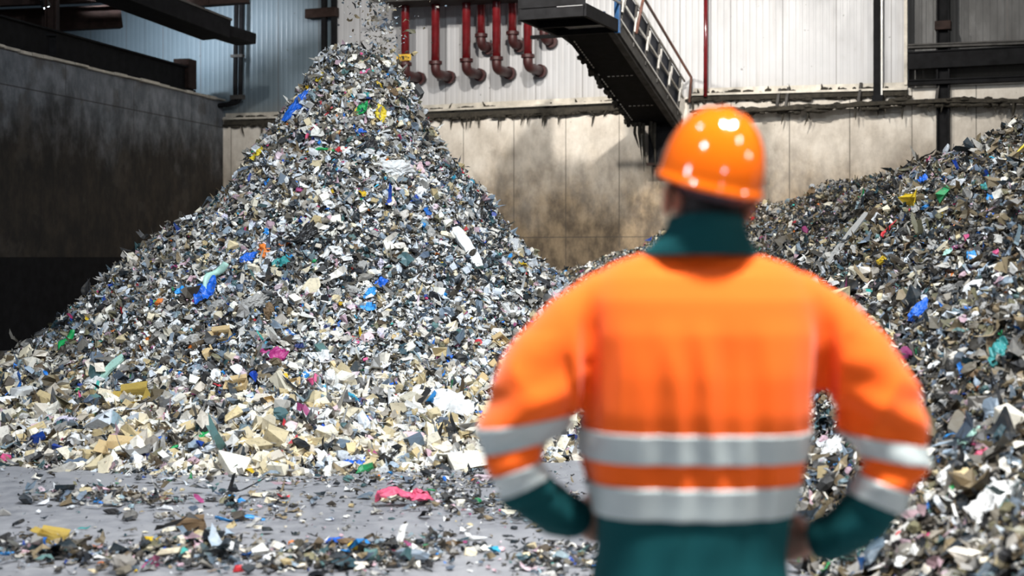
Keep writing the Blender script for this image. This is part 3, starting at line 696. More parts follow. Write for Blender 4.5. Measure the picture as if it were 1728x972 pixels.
# waste raining down onto the peak
n = 1700; zz = rng.uniform(3.75, 7.0, n); fx = rng.normal(0, .13, n)*(1+.5*(rng.random(n) < .2)*3)
P3 = np.stack([PEAK.x+.22+.05*np.sin(zz*2)+fx, PEAK.y+rng.normal(0, .25, n), zz], 1); N3 = rng.normal(0, 1, (n, 3)); N3 /= np.linalg.norm(N3, axis=1, keepdims=True)
arr = {'V': [], 'F': [], 'C': [], 'n': 0}
flakes(P3, N3, np.exp(rng.normal(math.log(.032), .5, n)).clip(.01, .10), [('grey', 1.2), ('white', .5), ('dark', .9), ('brown', 1.0), ('cream', .2), ('bluegrey', .6)], arr)
V = np.concatenate(arr['V']); Q = np.concatenate(arr['F'])
o = link(bpy.data.objects.new('falling_scraps', build_mesh('falling_scraps', V, np.zeros((0, 3), int), Q, np.concatenate(arr['C']), M['waste'])))
tag(o, 'stream of small scraps falling through the air onto the heap peak', 'falling waste', kind='stuff')

# ------------------------------------------------------------------ single scraps one can pick out
def cmat(name, rgb, rough=.45, bump=.25):
    n = NT(name); f = n.noise(14, 4, .65); g = n.noise(40, 3, .6)
    c = lin(*rgb); col = n.mix(n.maprange(f, .5, .78, 0, .4), c, (.16, .135, .10)); col = n.mix(n.maprange(g, .6, .72, 0, .3), col, tuple(x*.5 for x in c))
    n.bump(f, bump, .012); return n.out(col, rough)
SM = {k: cmat(k+' scrap', *v) for k, v in {
 'white': ((222, 223, 222), .45), 'grey': ((158, 156, 152), .5), 'black': ((34, 34, 36), .4), 'navy': ((26, 44, 100), .4), 'blue': ((28, 100, 205), .35), 'sky blue': ((50, 150, 222), .35),
 'teal': ((50, 140, 140), .4), 'mint': ((172, 212, 198), .4), 'green': ((22, 150, 78), .35), 'yellow': ((222, 198, 50), .45), 'olive yellow': ((176, 150, 70), .6), 'orange': ((226, 128, 50), .5),
 'red': ((196, 44, 52), .45), 'pink': ((206, 84, 116), .5), 'magenta': ((168, 48, 118), .45), 'cream': ((230, 218, 190), .7), 'tan': ((196, 170, 124), .75), 'ivory': ((240, 235, 220), .65), 'brown': ((110, 88, 62), .7), 'pale pink': ((220, 192, 196), .55), 'pale lilac': ((206, 200, 216), .5)}.items()}
def me_of(name, bm, smooth=False):
    bmesh.ops.recalc_face_normals(bm, faces=bm.faces); me = bpy.data.meshes.new(name); bm.to_mesh(me); bm.free()
    if smooth:
        for p in me.polygons: p.use_smooth = True
    me.materials.append(SM['white']); return me
def thicken(bm, t):
    bm.normal_update(); vs = bm.verts[:]; fs = bm.faces[:]; bd = [e for e in bm.edges if e.is_boundary]; nv = {v: bm.verts.new(v.co-v.normal*t) for v in vs}
    for f in fs: bm.faces.new([nv[v] for v in reversed(f.verts)])
    for e in bd:
        a, b = e.verts; bm.faces.new((a, b, nv[b], nv[a]))
def m_chunk(seed):
    r = random.Random(seed); bm = bmesh.new()
    for _ in range(11): bm.verts.new((r.uniform(-.5, .5), r.uniform(-.42, .42), r.uniform(-.32, .32)))
    for sx in (-.42, .42):
        for sy in (-.34, .34):
            if r.random() < .7: bm.verts.new((sx, sy, r.choice((-.26, .26))))
    res = bmesh.ops.convex_hull(bm, input=bm.verts)
    bmesh.ops.delete(bm, geom=[v for v in bm.verts if not v.link_faces], context='VERTS')
    bmesh.ops.dissolve_limit(bm, angle_limit=.25, verts=bm.verts, edges=bm.edges)
    bmesh.ops.bevel(bm, geom=bm.edges[:], offset=.022, segments=1, affect='EDGES'); return me_of('foam_chunk', bm)
def m_bag(seed):
    bm = bmesh.new(); bmesh.ops.create_icosphere(bm, subdivisions=4, radius=.5)
    for v in bm.verts:
        p = v.co*3.2+Vector((seed*7.1, seed*3.3, 0)); k = .95+.38*noise.noise(p*.6)+.42*abs(noise.noise(p*1.1))-.34*abs(noise.noise(p*2.2))+.16*abs(noise.noise(p*4.6))
        v.co = v.co*k; v.co.z *= .55; v.co.y *= .78
        if v.co.x > .34: v.co.y *= .62; v.co.x += (v.co.x-.34)*.8
    return me_of('plastic_bag', bm, False)
def m_film(seed, nx=22, ny=14, asp=.6, crum=.12):
    bm = bmesh.new(); g = []
    for j in range(ny):
        for i in range(nx):
            x, y = i/(nx-1)-.5, (j/(ny-1)-.5)*asp; e = .10*noise.noise(Vector((x*5+seed, y*5, 1)))+.05*noise.noise(Vector((x*13+seed, y*13, 7)))
            k4 = 1-.40*4*abs(x*y/asp); x *= k4; y *= k4
            x *= 1-.25*abs(y/asp)*noise.noise(Vector((seed, y*3, 5)))
            p = Vector((x*3.1+seed*5, y*3.1, seed)); z = 1.5*crum*(noise.noise(p)+.8*abs(noise.noise(p*2.1))+.5*abs(noise.noise(p*4.3))) - .35*(x*x+y*y)*.5
            g.append(bm.verts.new((x+e, y+e*.8, z)))
    for j in range(ny-1):
        for i in range(nx-1):
            if (i in (0, nx-2) and j in (0, ny-2)) and random.random() < .6: continue
            a = j*nx+i; bm.faces.new((g[a], g[a+1], g[a+nx+1], g[a+nx]))
    bmesh.ops.delete(bm, geom=[v for v in bm.verts if not v.link_faces], context='VERTS')
    thicken(bm, .012); return me_of('plastic_film', bm, True)
def m_strip(seed):
    bm = bmesh.new(); n = 18; L = []
    for i in range(n):
        s_ = i/(n-1)-.5; c = Vector((s_, .07*math.sin(s_*6+seed), .06*math.sin(s_*9+seed*2)+.03*noise.noise(Vector((s_*5, seed, 0)))))
        w = .075*(1+.5*noise.noise(Vector((s_*4, seed, 3)))); tw = .9*math.sin(s_*4+seed); L.append((bm.verts.new(c+Vector((0, math.cos(tw)*w, math.sin(tw)*w))), bm.verts.new(c+Vector((0, 0, .02))), bm.verts.new(c-Vector((0, math.cos(tw)*w, math.sin(tw)*w)))))
    for a, b in zip(L, L[1:]): bm.faces.new((a[0], a[1], b[1], b[0])); bm.faces.new((a[1], a[2], b[2], b[1]))
    thicken(bm, .014); return me_of('torn_strip', bm, True)
def m_board(seed):
    r = random.Random(seed); bm = bmesh.new(); n = 10; R = []
    for i in range(n):
        x = i/(n-1)-.5; w = .11+.012*math.sin(i*2+seed); h = .035; z = .03*math.sin(x*3+seed); k = 1 if 0 < i < n-1 else r.uniform(.5, .8)
        R.append([Vector((x+r.uniform(-.01, .01), sy*w*k, z+sz*h)) for sy, sz in ((-1, -1), (1, -1), (1, 1), (-1, 1))])
    loft(bm, R); bmesh.ops.bevel(bm, geom=bm.edges[:], offset=.006, segments=1, affect='EDGES'); return me_of('broken_board', bm)
def m_carton(seed):
    r = random.Random(seed); bm = bmesh.new(); box(bm, (0, 0, 0), (1, .62, .34))
    top = [f for f in bm.faces if f.normal.z > .9]; bmesh.ops.delete(bm, geom=top, context='FACES')
    for v in bm.verts: v.co += Vector((r.uniform(-.09, .09), r.uniform(-.09, .09), r.uniform(-.06, .06)))
    e = [e for e in bm.edges if e.is_boundary]
    for ed in e[:2]:
        a, b = ed.verts; c = (a.co+b.co)/2; d = Vector((c.x, c.y, .1)).normalized()*.28
        v1, v2 = bm.verts.new(a.co+d), bm.verts.new(b.co+d*.9); bm.faces.new((a, b, v2, v1))
    bmesh.ops.subdivide_edges(bm, edges=bm.edges[:], cuts=2, use_grid_fill=True)
    for v in bm.verts: v.co += Vector([.03*noise.noise(v.co*4+Vector((seed, q, 0))) for q in (0, 5, 9)])
    thicken(bm, .02); return me_of('carton', bm)
LIB = {'foam_chunk': [m_chunk(s) for s in range(9)], 'plastic_bag': [m_bag(s) for s in range(5)], 'plastic_film': [m_film(s) for s in range(5)], 'rag': [m_film(s+20, 24, 14, .5, .17) for s in range(4)],
       'torn_strip': [m_strip(s) for s in range(4)], 'broken_board': [m_board(s) for s in range(3)], 'carton': [m_carton(s) for s in range(3)]}
CATS = {'foam_chunk': 'foam chunk', 'plastic_bag': 'plastic bag', 'plastic_film': 'plastic film', 'rag': 'rag', 'torn_strip': 'strip', 'broken_board': 'board', 'carton': 'carton'}
PLACED = []
def on_f(p): return p.z < .03
def scrap(kind, x, y, wpx, colour, label, roll=None, group=None, lift=.22, hk=1.0, tilt=.3, stand=None, mesh=None, r=random):
    p = march(x, y)
    if p is None: return None
    n_ = normal_at(p.x, p.y) if p.z > .03 else Vector((0, 0, 1)); size = wpx/F*p.y
    if on_f(p) and kind in ('rag', 'plastic_film', 'plastic_bag', 'torn_strip'): hk *= .62
    me = LIB[kind][mesh if mesh is not None else r.randrange(len(LIB[kind]))]
    o = bpy.data.objects.new(kind, me); COL.objects.link(o)
    n_ = (n_+Vector((r.gauss(0, tilt), r.gauss(0, tilt), 0))*.5).normalized()
    if p.z > .1: n_ = (n_*.75+Vector((0, -.45, .1))).normalized()
    right = Vector((1, 0, 0)); tx = (right-n_*right.dot(n_)).normalized(); ty = n_.cross(tx)
    a = math.radians(roll) if roll is not None else r.uniform(-math.pi, math.pi)
    X = tx*math.cos(a)+ty*math.sin(a); Y = n_.cross(X)
    zs = max(abs(v.co.z) for v in me.vertices); on_floor = p.z < .03
    p2 = p+n_*(zs*size*hk*.8 if on_floor else lift*size*hk*.6)
    o.matrix_world = Matrix(((X.x, Y.x, n_.x, p2.x), (X.y, Y.y, n_.y, p2.y), (X.z, Y.z, n_.z, p2.z), (0, 0, 0, 1))) @ Matrix.Diagonal((size, size*hk, size*hk, 1))
    o.material_slots[0].link = 'OBJECT'; o.material_slots[0].material = SM[colour]
    PLACED.append((x, y, wpx)); return tag(o, label, CATS[kind], group)
for a in (
 # on the cone shaped heap
 ('plastic_bag', 503, 181, 62, 'blue', 'bright blue bag stretched on the heap just below its narrow neck', 45),
 ('plastic_film', 541, 131, 22, 'yellow', 'yellow film on the shoulder of the heap peak', 60), ('plastic_film', 612, 186, 26, 'green', 'dark green film high on the neck of the heap', 50),
 ('plastic_film', 616, 163, 18, 'teal', 'small teal film just above the green film on the neck', 20), ('plastic_film', 643, 195, 30, 'yellow', 'yellow triangular film hanging on the neck of the heap', 100),
 ('plastic_bag', 607, 222, 17, 'blue', 'small blue bag below the yellow triangle on the heap neck', 0), ('torn_strip', 548, 256, 36, 'green', 'flat bright green strip beneath the heap neck', 0),
 ('rag', 577, 254, 20, 'red', 'small red rag beside the flat green strip', 0), ('torn_strip', 525, 227, 34, 'pink', 'pink red strip below the stretched blue bag', 65),
 ('plastic_film', 436, 262, 28, 'yellow', 'yellow film on the dark side edge of the upper heap', 35), ('plastic_bag', 664, 287, 58, 'white', 'large crumpled white bag just under the heap neck', 0),
 ('rag', 707, 290, 28, 'pale pink', 'dusty pink rag beside the large crumpled white bag', 90), ('broken_board', 785, 425, 92, 'white', 'long white foam plank lying down the lit flank of the heap', -62),
 ('plastic_bag', 859, 436, 24, 'sky blue', 'sky blue bag near the long white plank on the flank', 80), ('plastic_bag', 418, 438, 32, 'blue', 'vivid blue bag next to an orange rag on the heap', 50),
 ('rag', 449, 428, 36, 'orange', 'orange rag next to the vivid blue bag', 105), ('rag', 478, 413, 18, 'orange', 'small orange scrap above the orange rag', 0),
 ('torn_strip', 358, 480, 74, 'mint', 'long pale mint strip lying steeply over a blue film', 58), ('plastic_film', 348, 497, 52, 'blue', 'blue film under the long pale mint strip', 60),
 ('plastic_film', 306, 492, 22, 'sky blue', 'small sky blue film close to the mint strip', 30), ('plastic_bag', 428, 512, 44, 'grey', 'grey crumpled bag in the dark hollow of the heap', 30),
 ('plastic_bag', 372, 518, 36, 'grey', 'grey crumpled bag below the mint strip', 0), ('rag', 455, 528, 34, 'brown', 'brownish rag hanging under the dark hollow', 90),
 ('torn_strip', 112, 588, 58, 'green', 'bright green strip hanging at the dark foot of the heap', 75), ('broken_board', 186, 634, 76, 'mint', 'pale mint board leaning on the heap foot by the push wall', 42),
 ('plastic_bag', 158, 645, 36, 'white', 'white bag beside the pale mint board', 0), ('rag', 464, 606, 52, 'magenta', 'magenta rag low in the middle of the heap', -10),
 ('plastic_film', 545, 606, 42, 'white', 'white film near the magenta rag', -20), ('plastic_bag', 596, 573, 18, 'red', 'small red bag uphill of the magenta rag', 0),
 ('plastic_film', 341, 662, 30, 'magenta', 'small magenta film above the foam at the heap foot', 20), ('carton', 228, 678, 42, 'olive yellow', 'olive yellow carton among foam at the heap foot', -5),
 ('rag', 284, 709, 40, 'pink', 'dusty pink rag next to the olive yellow carton', 20), ('plastic_bag', 338, 745, 40, 'green', 'bright green crumpled bag at the heap foot', 40),
 ('plastic_bag', 272, 742, 20, 'blue', 'round blue scrap near the green bag', 0), ('plastic_bag', 251, 775, 34, 'navy', 'navy bag lying at the edge of the floor', 0),
 ('foam_chunk', 388, 797, 56, 'ivory', 'big ivory foam block lying out on the floor edge', 0), ('carton', 205, 771, 50, 'tan', 'tan carton at the heap foot beside the navy bag', 8),
 ('plastic_film', 757, 690, 84, 'white', 'large white film sheet low on the heap beside the worker', -35), ('torn_strip', 677, 660, 44, 'blue', 'curved blue strip uphill of the large white sheet', -30),
 ('plastic_bag', 941, 708, 38, 'navy', 'navy blue bag showing between the worker\'s sleeve and back', 20), ('rag', 627, 770, 34, 'magenta', 'magenta rag among foam at the heap foot', 70),
 ('plastic_film', 600, 785, 40, 'blue', 'blue film next to the magenta rag at the foot', 10), ('plastic_bag', 624, 497, 28, 'sky blue', 'sky blue bag halfway down the lit flank', 60),
 ('plastic_film', 643, 480, 28, 'blue', 'blue film just above the sky blue bag', 40), ('plastic_film', 622, 520, 26, 'sky blue', 'sky blue film just below the sky blue bag', 0), ('plastic_bag', 548, 552, 16, 'navy', 'small navy scrap below the dark hollow', 20),
 ('plastic_film', 760, 608, 22, 'blue', 'blue film low on the flank by the worker\'s elbow', 80), ('foam_chunk', 40, 668, 46, 'white', 'white foam block at the far dark end of the heap foot', 0),
 ('plastic_bag', 110, 712, 34, 'pale lilac', 'pale lilac bag at the dark end of the foam strewn foot', 0), ('carton', 790, 790, 60, 'ivory', 'ivory box beside the worker\'s elbow at the heap foot', 15), ('foam_chunk', 700, 745, 46, 'pale pink', 'pale pink foam block beneath the large white sheet', 10),
 ('plastic_film', 475, 445, 30, 'teal', 'teal film beside the orange rag', 10), ('plastic_bag', 520, 395, 46, 'black', 'black crumpled shape standing in for shade in the upper heap hollow', 60), ('plastic_bag', 625, 250, 40, 'black', 'black shape standing in for shade under the heap neck', 80),  # the two black pieces are added as shade in the heap's hollows
 # on the floor
 ('rag', 676, 854, 96, 'pink', 'long pink rag lying on the open floor', 4), ('plastic_bag', 396, 847, 40, 'sky blue', 'sky blue bag lying flat on the floor', -15), ('torn_strip', 405, 880, 76, 'sky blue', 'long sky blue strip lying on the floor', 12),
 ('plastic_bag', 190, 868, 34, 'black', 'black scrap alone on bare floor', -5), ('plastic_bag', 564, 918, 42, 'blue', 'deep blue bag on the littered floor strip', -20), ('foam_chunk', 404, 965, 22, 'red', 'red lump close to the viewer on the floor', 0),
 ('plastic_bag', 98, 938, 26, 'sky blue', 'sky blue bag beside the olive carton on the floor', 30), ('plastic_bag', 12, 937, 24, 'sky blue', 'sky blue scrap at the dark end of the floor litter', 0), ('plastic_bag', 326, 917, 40, 'teal', 'dark teal bag in the floor litter', 0),
 ('plastic_film', 293, 930, 28, 'green', 'green film next to the dark teal bag on the floor', 20), ('plastic_film', 420, 936, 16, 'blue', 'small blue film on the floor between teal and orange scraps', 60), ('rag', 498, 920, 26, 'orange', 'small orange rag on the floor litter', 15),
 ('carton', 88, 915, 40, 'olive yellow', 'olive carton standing in the nearest floor litter', 0), ('foam_chunk', 55, 926, 38, 'grey', 'grey foam block beside the olive carton', 0), ('rag', 270, 843, 28, 'pink', 'small pink rag in the dark litter drift', -10),
 ('torn_strip', 135, 895, 34, 'teal', 'thin teal strip near the olive carton', 8), ('carton', 325, 895, 40, 'brown', 'flattened brown carton on the floor', 0), ('plastic_film', 315, 912, 26, 'sky blue', 'sky blue film lying before the brown carton', 0),
 ('foam_chunk', 780, 853, 20, 'ivory', 'small ivory cube on the floor near the worker\'s elbow', 0), ('plastic_bag', 765, 920, 32, 'brown', 'dark brown scrap on the floor near the worker', -20), ('foam_chunk', 793, 936, 22, 'cream', 'flat cream scrap on the floor near the worker', 0), ('plastic_bag', 473, 838, 40, 'grey', 'dark grey crumpled bag out on the floor', 0),
 ('plastic_bag', 800, 912, 30, 'white', 'white film ball on the floor below the worker\'s elbow', 0), ('plastic_bag', 595, 925, 60, 'brown', 'brown matted clump on the floor litter', 0),
 # on the bank along the wall
 ('plastic_bag', 1675, 243, 24, 'yellow', 'yellow bag on the crest of the bank', 0), ('torn_strip', 1722, 258, 30, 'yellow', 'yellow strip at the far end of the bank crest', 60), ('rag', 1557, 311, 34, 'blue', 'blue rag under the crest of the bank', 50),
 ('plastic_film', 1665, 318, 26, 'teal', 'teal film high on the bank', 80), ('plastic_film', 1672, 336, 20, 'sky blue', 'sky blue film right below the teal film', 90), ('torn_strip', 1502, 388, 40, 'red', 'dark red strip halfway up the bank', 48),
 ('plastic_bag', 1671, 364, 14, 'blue', 'small vivid blue scrap high on the bank', 0), ('foam_chunk', 1467, 487, 24, 'ivory', 'ivory foam block beside the worker\'s shoulder', 0), ('plastic_film', 1490, 494, 26, 'teal', 'teal film next to the ivory foam block', 30),
 ('plastic_bag', 1551, 529, 46, 'blue', 'deep blue crumpled bag on the bank', 40), ('plastic_bag', 1593, 554, 22, 'blue', 'small blue bag below the deep blue crumpled bag', 0), ('rag', 1688, 602, 56, 'teal', 'long blue green rag draped on the bank', 50),
 ('foam_chunk', 1706, 715, 58, 'ivory', 'large ivory block near the edge of the bank', 5), ('plastic_film', 1638, 742, 42, 'mint', 'pale mint film next to the large ivory block', 0), ('plastic_bag', 1665, 738, 16, 'blue', 'small blue scrap between mint film and ivory block', 80),
 ('plastic_bag', 1404, 765, 58, 'white', 'white bag showing between worker\'s back and forearm', 50), ('plastic_film', 1410, 787, 34, 'sky blue', 'sky blue film on the white bag behind the forearm', 70), ('plastic_film', 1684, 853, 100, 'white', 'wide white plastic sheet low on the bank', 8),
 ('plastic_bag', 1600, 808, 46, 'white', 'white bag standing above a green film low on the bank', 70), ('plastic_film', 1605, 832, 30, 'green', 'green film under the standing white bag', 0), ('broken_board', 1430, 410, 128, 'grey', 'long grey stick lying up the bank beside the worker\'s collar', 43),
 ('torn_strip', 1405, 957, 40, 'green', 'dark green strip by the worker\'s hip', 5), ('torn_strip', 1528, 902, 36, 'red', 'dull red strip below the worker\'s sleeve on the bank', -5), ('plastic_bag', 1538, 466, 14, 'yellow', 'small yellow scrap halfway up the bank', 0),
 ('plastic_film', 1640, 434, 26, 'sky blue', 'sky blue film halfway up the bank', 70), ('plastic_film', 1600, 428, 20, 'mint', 'pale mint film halfway up the bank', 20), ('plastic_bag', 1645, 405, 32, 'black', 'black bag halfway up the bank', 0), ('plastic_film', 1540, 945, 60, 'white', 'white film low on the bank nearest the viewer', 20),
 ('plastic_bag', 1440, 935, 44, 'mint', 'pale mint bag near the worker\'s forearm', 0), ('foam_chunk', 1520, 720, 22, 'pink', 'pink scrap on the bank beside the worker\'s sleeve', 0), ('plastic_film', 1655, 770, 26, 'pink', 'dusty pink film below the mint film', 10), ('plastic_bag', 1585, 690, 40, 'grey', 'grey bag on the bank above the pink film', 0)):
    kind, x, y, wpx, colr, lab, roll = a; k_ = {'plastic_bag': .92, 'broken_board': 1.0}.get(kind, 1.1); scrap(kind, x, y, wpx*k_, colr, lab, roll, hk=.42 if wpx > 120 else .5 if wpx == 62 else .8 if kind == 'plastic_bag' else 1.0)

# look-alike scraps, grouped where nothing tells them apart
rr = random.Random(21)
def zone(x, y, p):
    if p.z < .03: return 'floor'
    if bank_h(p.x, p.y) > cone_h(p.x, p.y): return 'bank high' if p.z > 1.5 else 'bank low'
    return 'heap top' if p.z > 2.2 else 'heap middle' if p.z > .85 else 'heap foot'
ZTEXT = {'floor': 'lying loose on the grey floor', 'bank high': 'high on the bank along the back wall', 'bank low': 'low on the bank behind the worker', 'heap top': 'on the steep top of the cone shaped heap', 'heap middle': 'on the middle slope of the cone shaped heap', 'heap foot': 'along the foot of the cone shaped heap'}
KTEXT = {'foam_chunk': 'foam chunk', 'plastic_bag': 'crumpled bag', 'plastic_film': 'film scrap', 'rag': 'rag', 'torn_strip': 'torn strip', 'broken_board': 'broken board', 'carton': 'carton'}
ZC = {'heap foot': [('foam_chunk', 'cream', 9), ('foam_chunk', 'ivory', 9), ('foam_chunk', 'tan', 6), ('foam_chunk', 'white', 4), ('foam_chunk', 'pale pink', 2), ('plastic_bag', 'white', 3), ('plastic_film', 'grey', 3), ('plastic_film', 'white', 3), ('carton', 'tan', 2), ('plastic_bag', 'grey', 2), ('plastic_film', 'navy', 1)],
      'heap middle': [('plastic_film', 'white', 5), ('plastic_film', 'grey', 4), ('plastic_bag', 'white', 3), ('plastic_bag', 'grey', 3), ('rag', 'black', 2), ('rag', 'grey', 3), ('torn_strip', 'white', 3), ('foam_chunk', 'ivory', 2), ('plastic_film', 'pale lilac', 2), ('rag', 'brown', 1)],
      'heap top': [('plastic_film', 'grey', 4), ('plastic_film', 'ivory', 4), ('torn_strip', 'ivory', 3), ('rag', 'brown', 2), ('rag', 'grey', 3), ('torn_strip', 'grey', 3)],
      'bank high': [('rag', 'brown', 4), ('rag', 'grey', 4), ('torn_strip', 'grey', 3), ('rag', 'black', 3), ('plastic_film', 'grey', 3), ('plastic_film', 'pale lilac', 1), ('torn_strip', 'brown', 2)],
      'bank low': [('plastic_film', 'white', 3), ('plastic_film', 'grey', 4), ('plastic_bag', 'grey', 4), ('rag', 'brown', 3), ('rag', 'black', 3), ('plastic_bag', 'white', 2), ('foam_chunk', 'ivory', 2), ('plastic_film', 'pale lilac', 2), ('torn_strip', 'grey', 2)],
      'floor': [('foam_chunk', 'grey', 3), ('rag', 'black', 3), ('foam_chunk', 'ivory', 2), ('plastic_bag', 'grey', 2), ('plastic_film', 'white', 2), ('rag', 'brown', 2)]}
want = {'heap foot': 150, 'heap middle': 80, 'heap top': 28, 'bank high': 40, 'bank low': 70, 'floor': 34}
def behind_worker(x, y): return (975 < x < 1390 and y > 425) or (850 < x < 1500 and 520 < y < 680) or (1110 < x < 1285 and y < 430)
tries = 0
while sum(want.values()) > 0 and tries < 12000:
    tries += 1; x = rr.uniform(4, 1724); y = rr.uniform(95, 968)
    if y > 640 and rr.random() < .5 and x < 1000: y = rr.uniform(655, 800)
    if behind_worker(x, y): continue
    p = march(x, y)
    if p is None or p.y > 24: continue
    z = zone(x, y, p)
    if want.get(z, 0) <= 0 or (z == 'floor' and rr.random() < .3 and y < 800): continue
    wpx = rr.uniform(13, 30) if z in ('heap foot', 'bank low') else rr.uniform(11, 24)
    if any((x-a)**2+((y-b)*1.2)**2 < (.55*(wpx+c))**2 for a, b, c in PLACED): continue
    ch = ZC[z]; kind, colr, _ = rr.choices(ch, [c[2] for c in ch])[0]
    if kind in ('plastic_film', 'rag'): wpx *= 1.1
    if kind == 'torn_strip': wpx *= 1.6
    lab = f"{colr} {KTEXT[kind]} {ZTEXT[z]}"
    if scrap(kind, x, y, wpx, colr, lab, None, f"{colr} {KTEXT[kind]}s {ZTEXT[z]}", lift=.3, r=rr): want[z] -= 1

# ------------------------------------------------------------------ the worker
PY = 3.0; S8 = F/PY
def pp(x, y, Y=PY): return Vector(((x-CX)/S8, Y, CAMH-(y-HY)/S8))       # measured at the worker's distance
M['orange'] = mat_fabric('orange hi vis cloth', (1.0, .135, .008)); M['greencloth'] = mat_fabric('dark green cloth', (.002, .062, .073), sheen=0)
M['band'] = plain('silver grey reflective band', (.50, .575, .60), .45, .15, .06, 4, .05); M['seam'] = plain('band edge stitching', (.75, .62, .58), .7)
M['trouser'] = mat_fabric('dark green trouser cloth', (.002, .054, .064), sheen=0); M['boot'] = plain('black boot leather', (.02, .018, .016), .5)
n = NT('skin'); f = n.noise(9, 4); M['skin'] = n.out(n.ramp(f, [(.3, (.30, .135, .09)), (.7, (.40, .19, .13))]), .5); n.b.inputs['Subsurface Weight'].default_value = .05
M['hair'] = plain('short black hair', (.012, .010, .012), .7, 0, .5, 60, .6)
M['helmet'] = plain('orange hard hat shell', (.98, .17, .006), .12, 0, .04, 3, 0, .6, 1.0)
M['strap'] = plain('dark harness strap', (.02, .025, .05), .6)

HC = pp(1194, 300, 2.985)                                                   # middle of the skull
HR = Matrix.Rotation(math.radians(14), 3, 'Z') @ Matrix.Rotation(math.radians(5), 3, 'Y')       # head turned a little towards the heap
def hd(x, y, z): return HC+HR @ Vector((x, y, z))                          # head frame: +y is where the face looks
bm = bmesh.new()
# skull, jaw, face
ell(bm, hd(0, -.005, .025), (.076, .095, .10), HR); ell(bm, hd(0, .035, -.045), (.062, .062, .075), HR); ell(bm, hd(0, .068, -.098), (.036, .03, .026), HR)
ell(bm, hd(0, .10, -.025), (.013, .02, .032), HR, 2); ell(bm, hd(0, .108, -.042), (.016, .016, .012), HR, 2)
for s in (-1, 1):
    ell(bm, hd(s*.032, .082, -.03), (.022, .016, .018), HR, 2); ell(bm, hd(s*.030, .088, .026), (.026, .012, .008), HR, 2)
    ell(bm, hd(s*.087, -.006, -.056), (.012, .023, .037), HR @ Matrix.Rotation(s*.5, 3, 'Z'), 2); ell(bm, hd(s*.096, -.018, -.044), (.010, .014, .021), HR @ Matrix.Rotation(s*.6, 3, 'Z'), 2)
ell(bm, hd(0, .094, -.068), (.024, .010, .007), HR, 2); ell(bm, hd(0, .091, -.081), (.02, .010, .007), HR, 2)
tube(bm, [hd(0, -.02, -.04), hd(0, -.018, -.10), pp(1186, 425, 2.99), pp(1183, 480, 3.0)], [.060, .057, .062, .085], 20)
# trunk
R = []
for y, cx, a, b, Y in ((445, 1182, .09, .06, 3.0), (475, 1182, .17, .085, 3.0), (540, 1180, .20, .105, 3.0), (640, 1178, .185, .115, 3.0), (760, 1172, .16, .105, 3.0), (850, 1169, .145, .10, 3.0), (950, 1168, .165, .11, 3.0), (1010, 1168, .168, .115, 3.0)):
    R.append(superring(pp(cx, y, Y), a, b, 32, 2.2))
loft(bm, R)
# arms with hands on the hips, and legs
LARM = [pp(1020, 505), pp(955, 560, 2.99), pp(905, 680, 2.97), pp(872, 785, 2.96), pp(905, 840, 2.99), pp(950, 872, 3.04), pp(980, 885, 3.07)]
RARM = [pp(1340, 505), pp(1408, 560, 2.99), pp(1458, 680, 2.97), pp(1492, 800, 2.95), pp(1460, 862, 2.97), pp(1410, 905, 3.02), pp(1378, 918, 3.05)]
RAD = [.058, .056, .050, .044, .044, .036, .029]
for A in (LARM, RARM): tube(bm, A, RAD, 18)
def hand(bm, wrist, d, palm, size=1.0):
    """a hand laid round the hip: d the way the hand points, palm the way the palm faces"""
    d = d.normalized(); palm = (palm-d*palm.dot(d)).normalized(); side = d.cross(palm)
    if side.z > 0: side = -side                                     # little finger side hangs lower, the thumb side is up
    k = size
    loft(bm, [[wrist+d*t*k+side*(w*math.cos(a))*k+palm*(h*math.sin(a))*k for a in [2*math.pi*j/16 for j in range(16)]] for t, w, h in ((-.03, .026, .021), (0, .028, .020), (.03, .037, .018), (.07, .043, .015), (.092, .041, .012))])
    for off, L in ((-.030, .070), (-.010, .080), (.011, .075), (.030, .058)):
        b = wrist+(d*.086+side*off)*k; pts = [b-d*.012*k, b+(d*L*.45+palm*.010)*k, b+(d*L*.75+palm*.030)*k, b+(d*L*.9+palm*.050)*k]
        tube(bm, pts, [.0098*k, .009*k, .0085*k, .007*k], 10); ell(bm, pts[-1], (.0072*k,)*3, sub=2)
    b = wrist+(d*.028-side*.030)*k; pts = [b, b+(d*.020-side*.026+palm*.006)*k, b+(d*.048-side*.040+palm*.016)*k, b+(d*.066-side*.042+palm*.026)*k]
    tube(bm, pts, [.015*k, .0125*k, .0105*k, .0085*k], 10); ell(bm, pts[-1], (.0088*k,)*3, sub=2)
hand(bm, LARM[-1], Vector((.36, .75, -.28)), Vector((1, -.25, .0))); hand(bm, RARM[-1], Vector((-.36, .75, -.25)), Vector((-1, -.25, 0)))
for s, hx in ((-1, 1110), (1, 1226)):
    hip = pp(hx, 985); kn = Vector((hip.x+s*.015, 3.02, .50)); an = Vector((hip.x+s*.03, 2.985, .09))
    tube(bm, [hip+Vector((0, 0, .05)), hip, (hip*.55+kn*.45), kn, kn*.65+an*.35+Vector((0, -.015, 0)), an], [.085, .092, .078, .058, .056, .038], 18)
    loft(bm, [[Vector((an.x+s*.01+w*math.cos(a), an.y-.05+t, max(.012, zc+h*math.sin(a)))) for a in [2*math.pi*j/14 for j in range(14)]] for t, w, h, zc in ((-.03, .028, .035, .05), (.03, .036, .05, .055), (.12, .043, .032, .04), (.2, .042, .02, .03), (.25, .022, .012, .024))])
b2 = remeshed(bm, .0055, 4)
foot = Vector((pp(1168, 900).x, 3.0, 0))
person = obj('person', b2, M['skin'], smooth=True); rehome(person, foot)
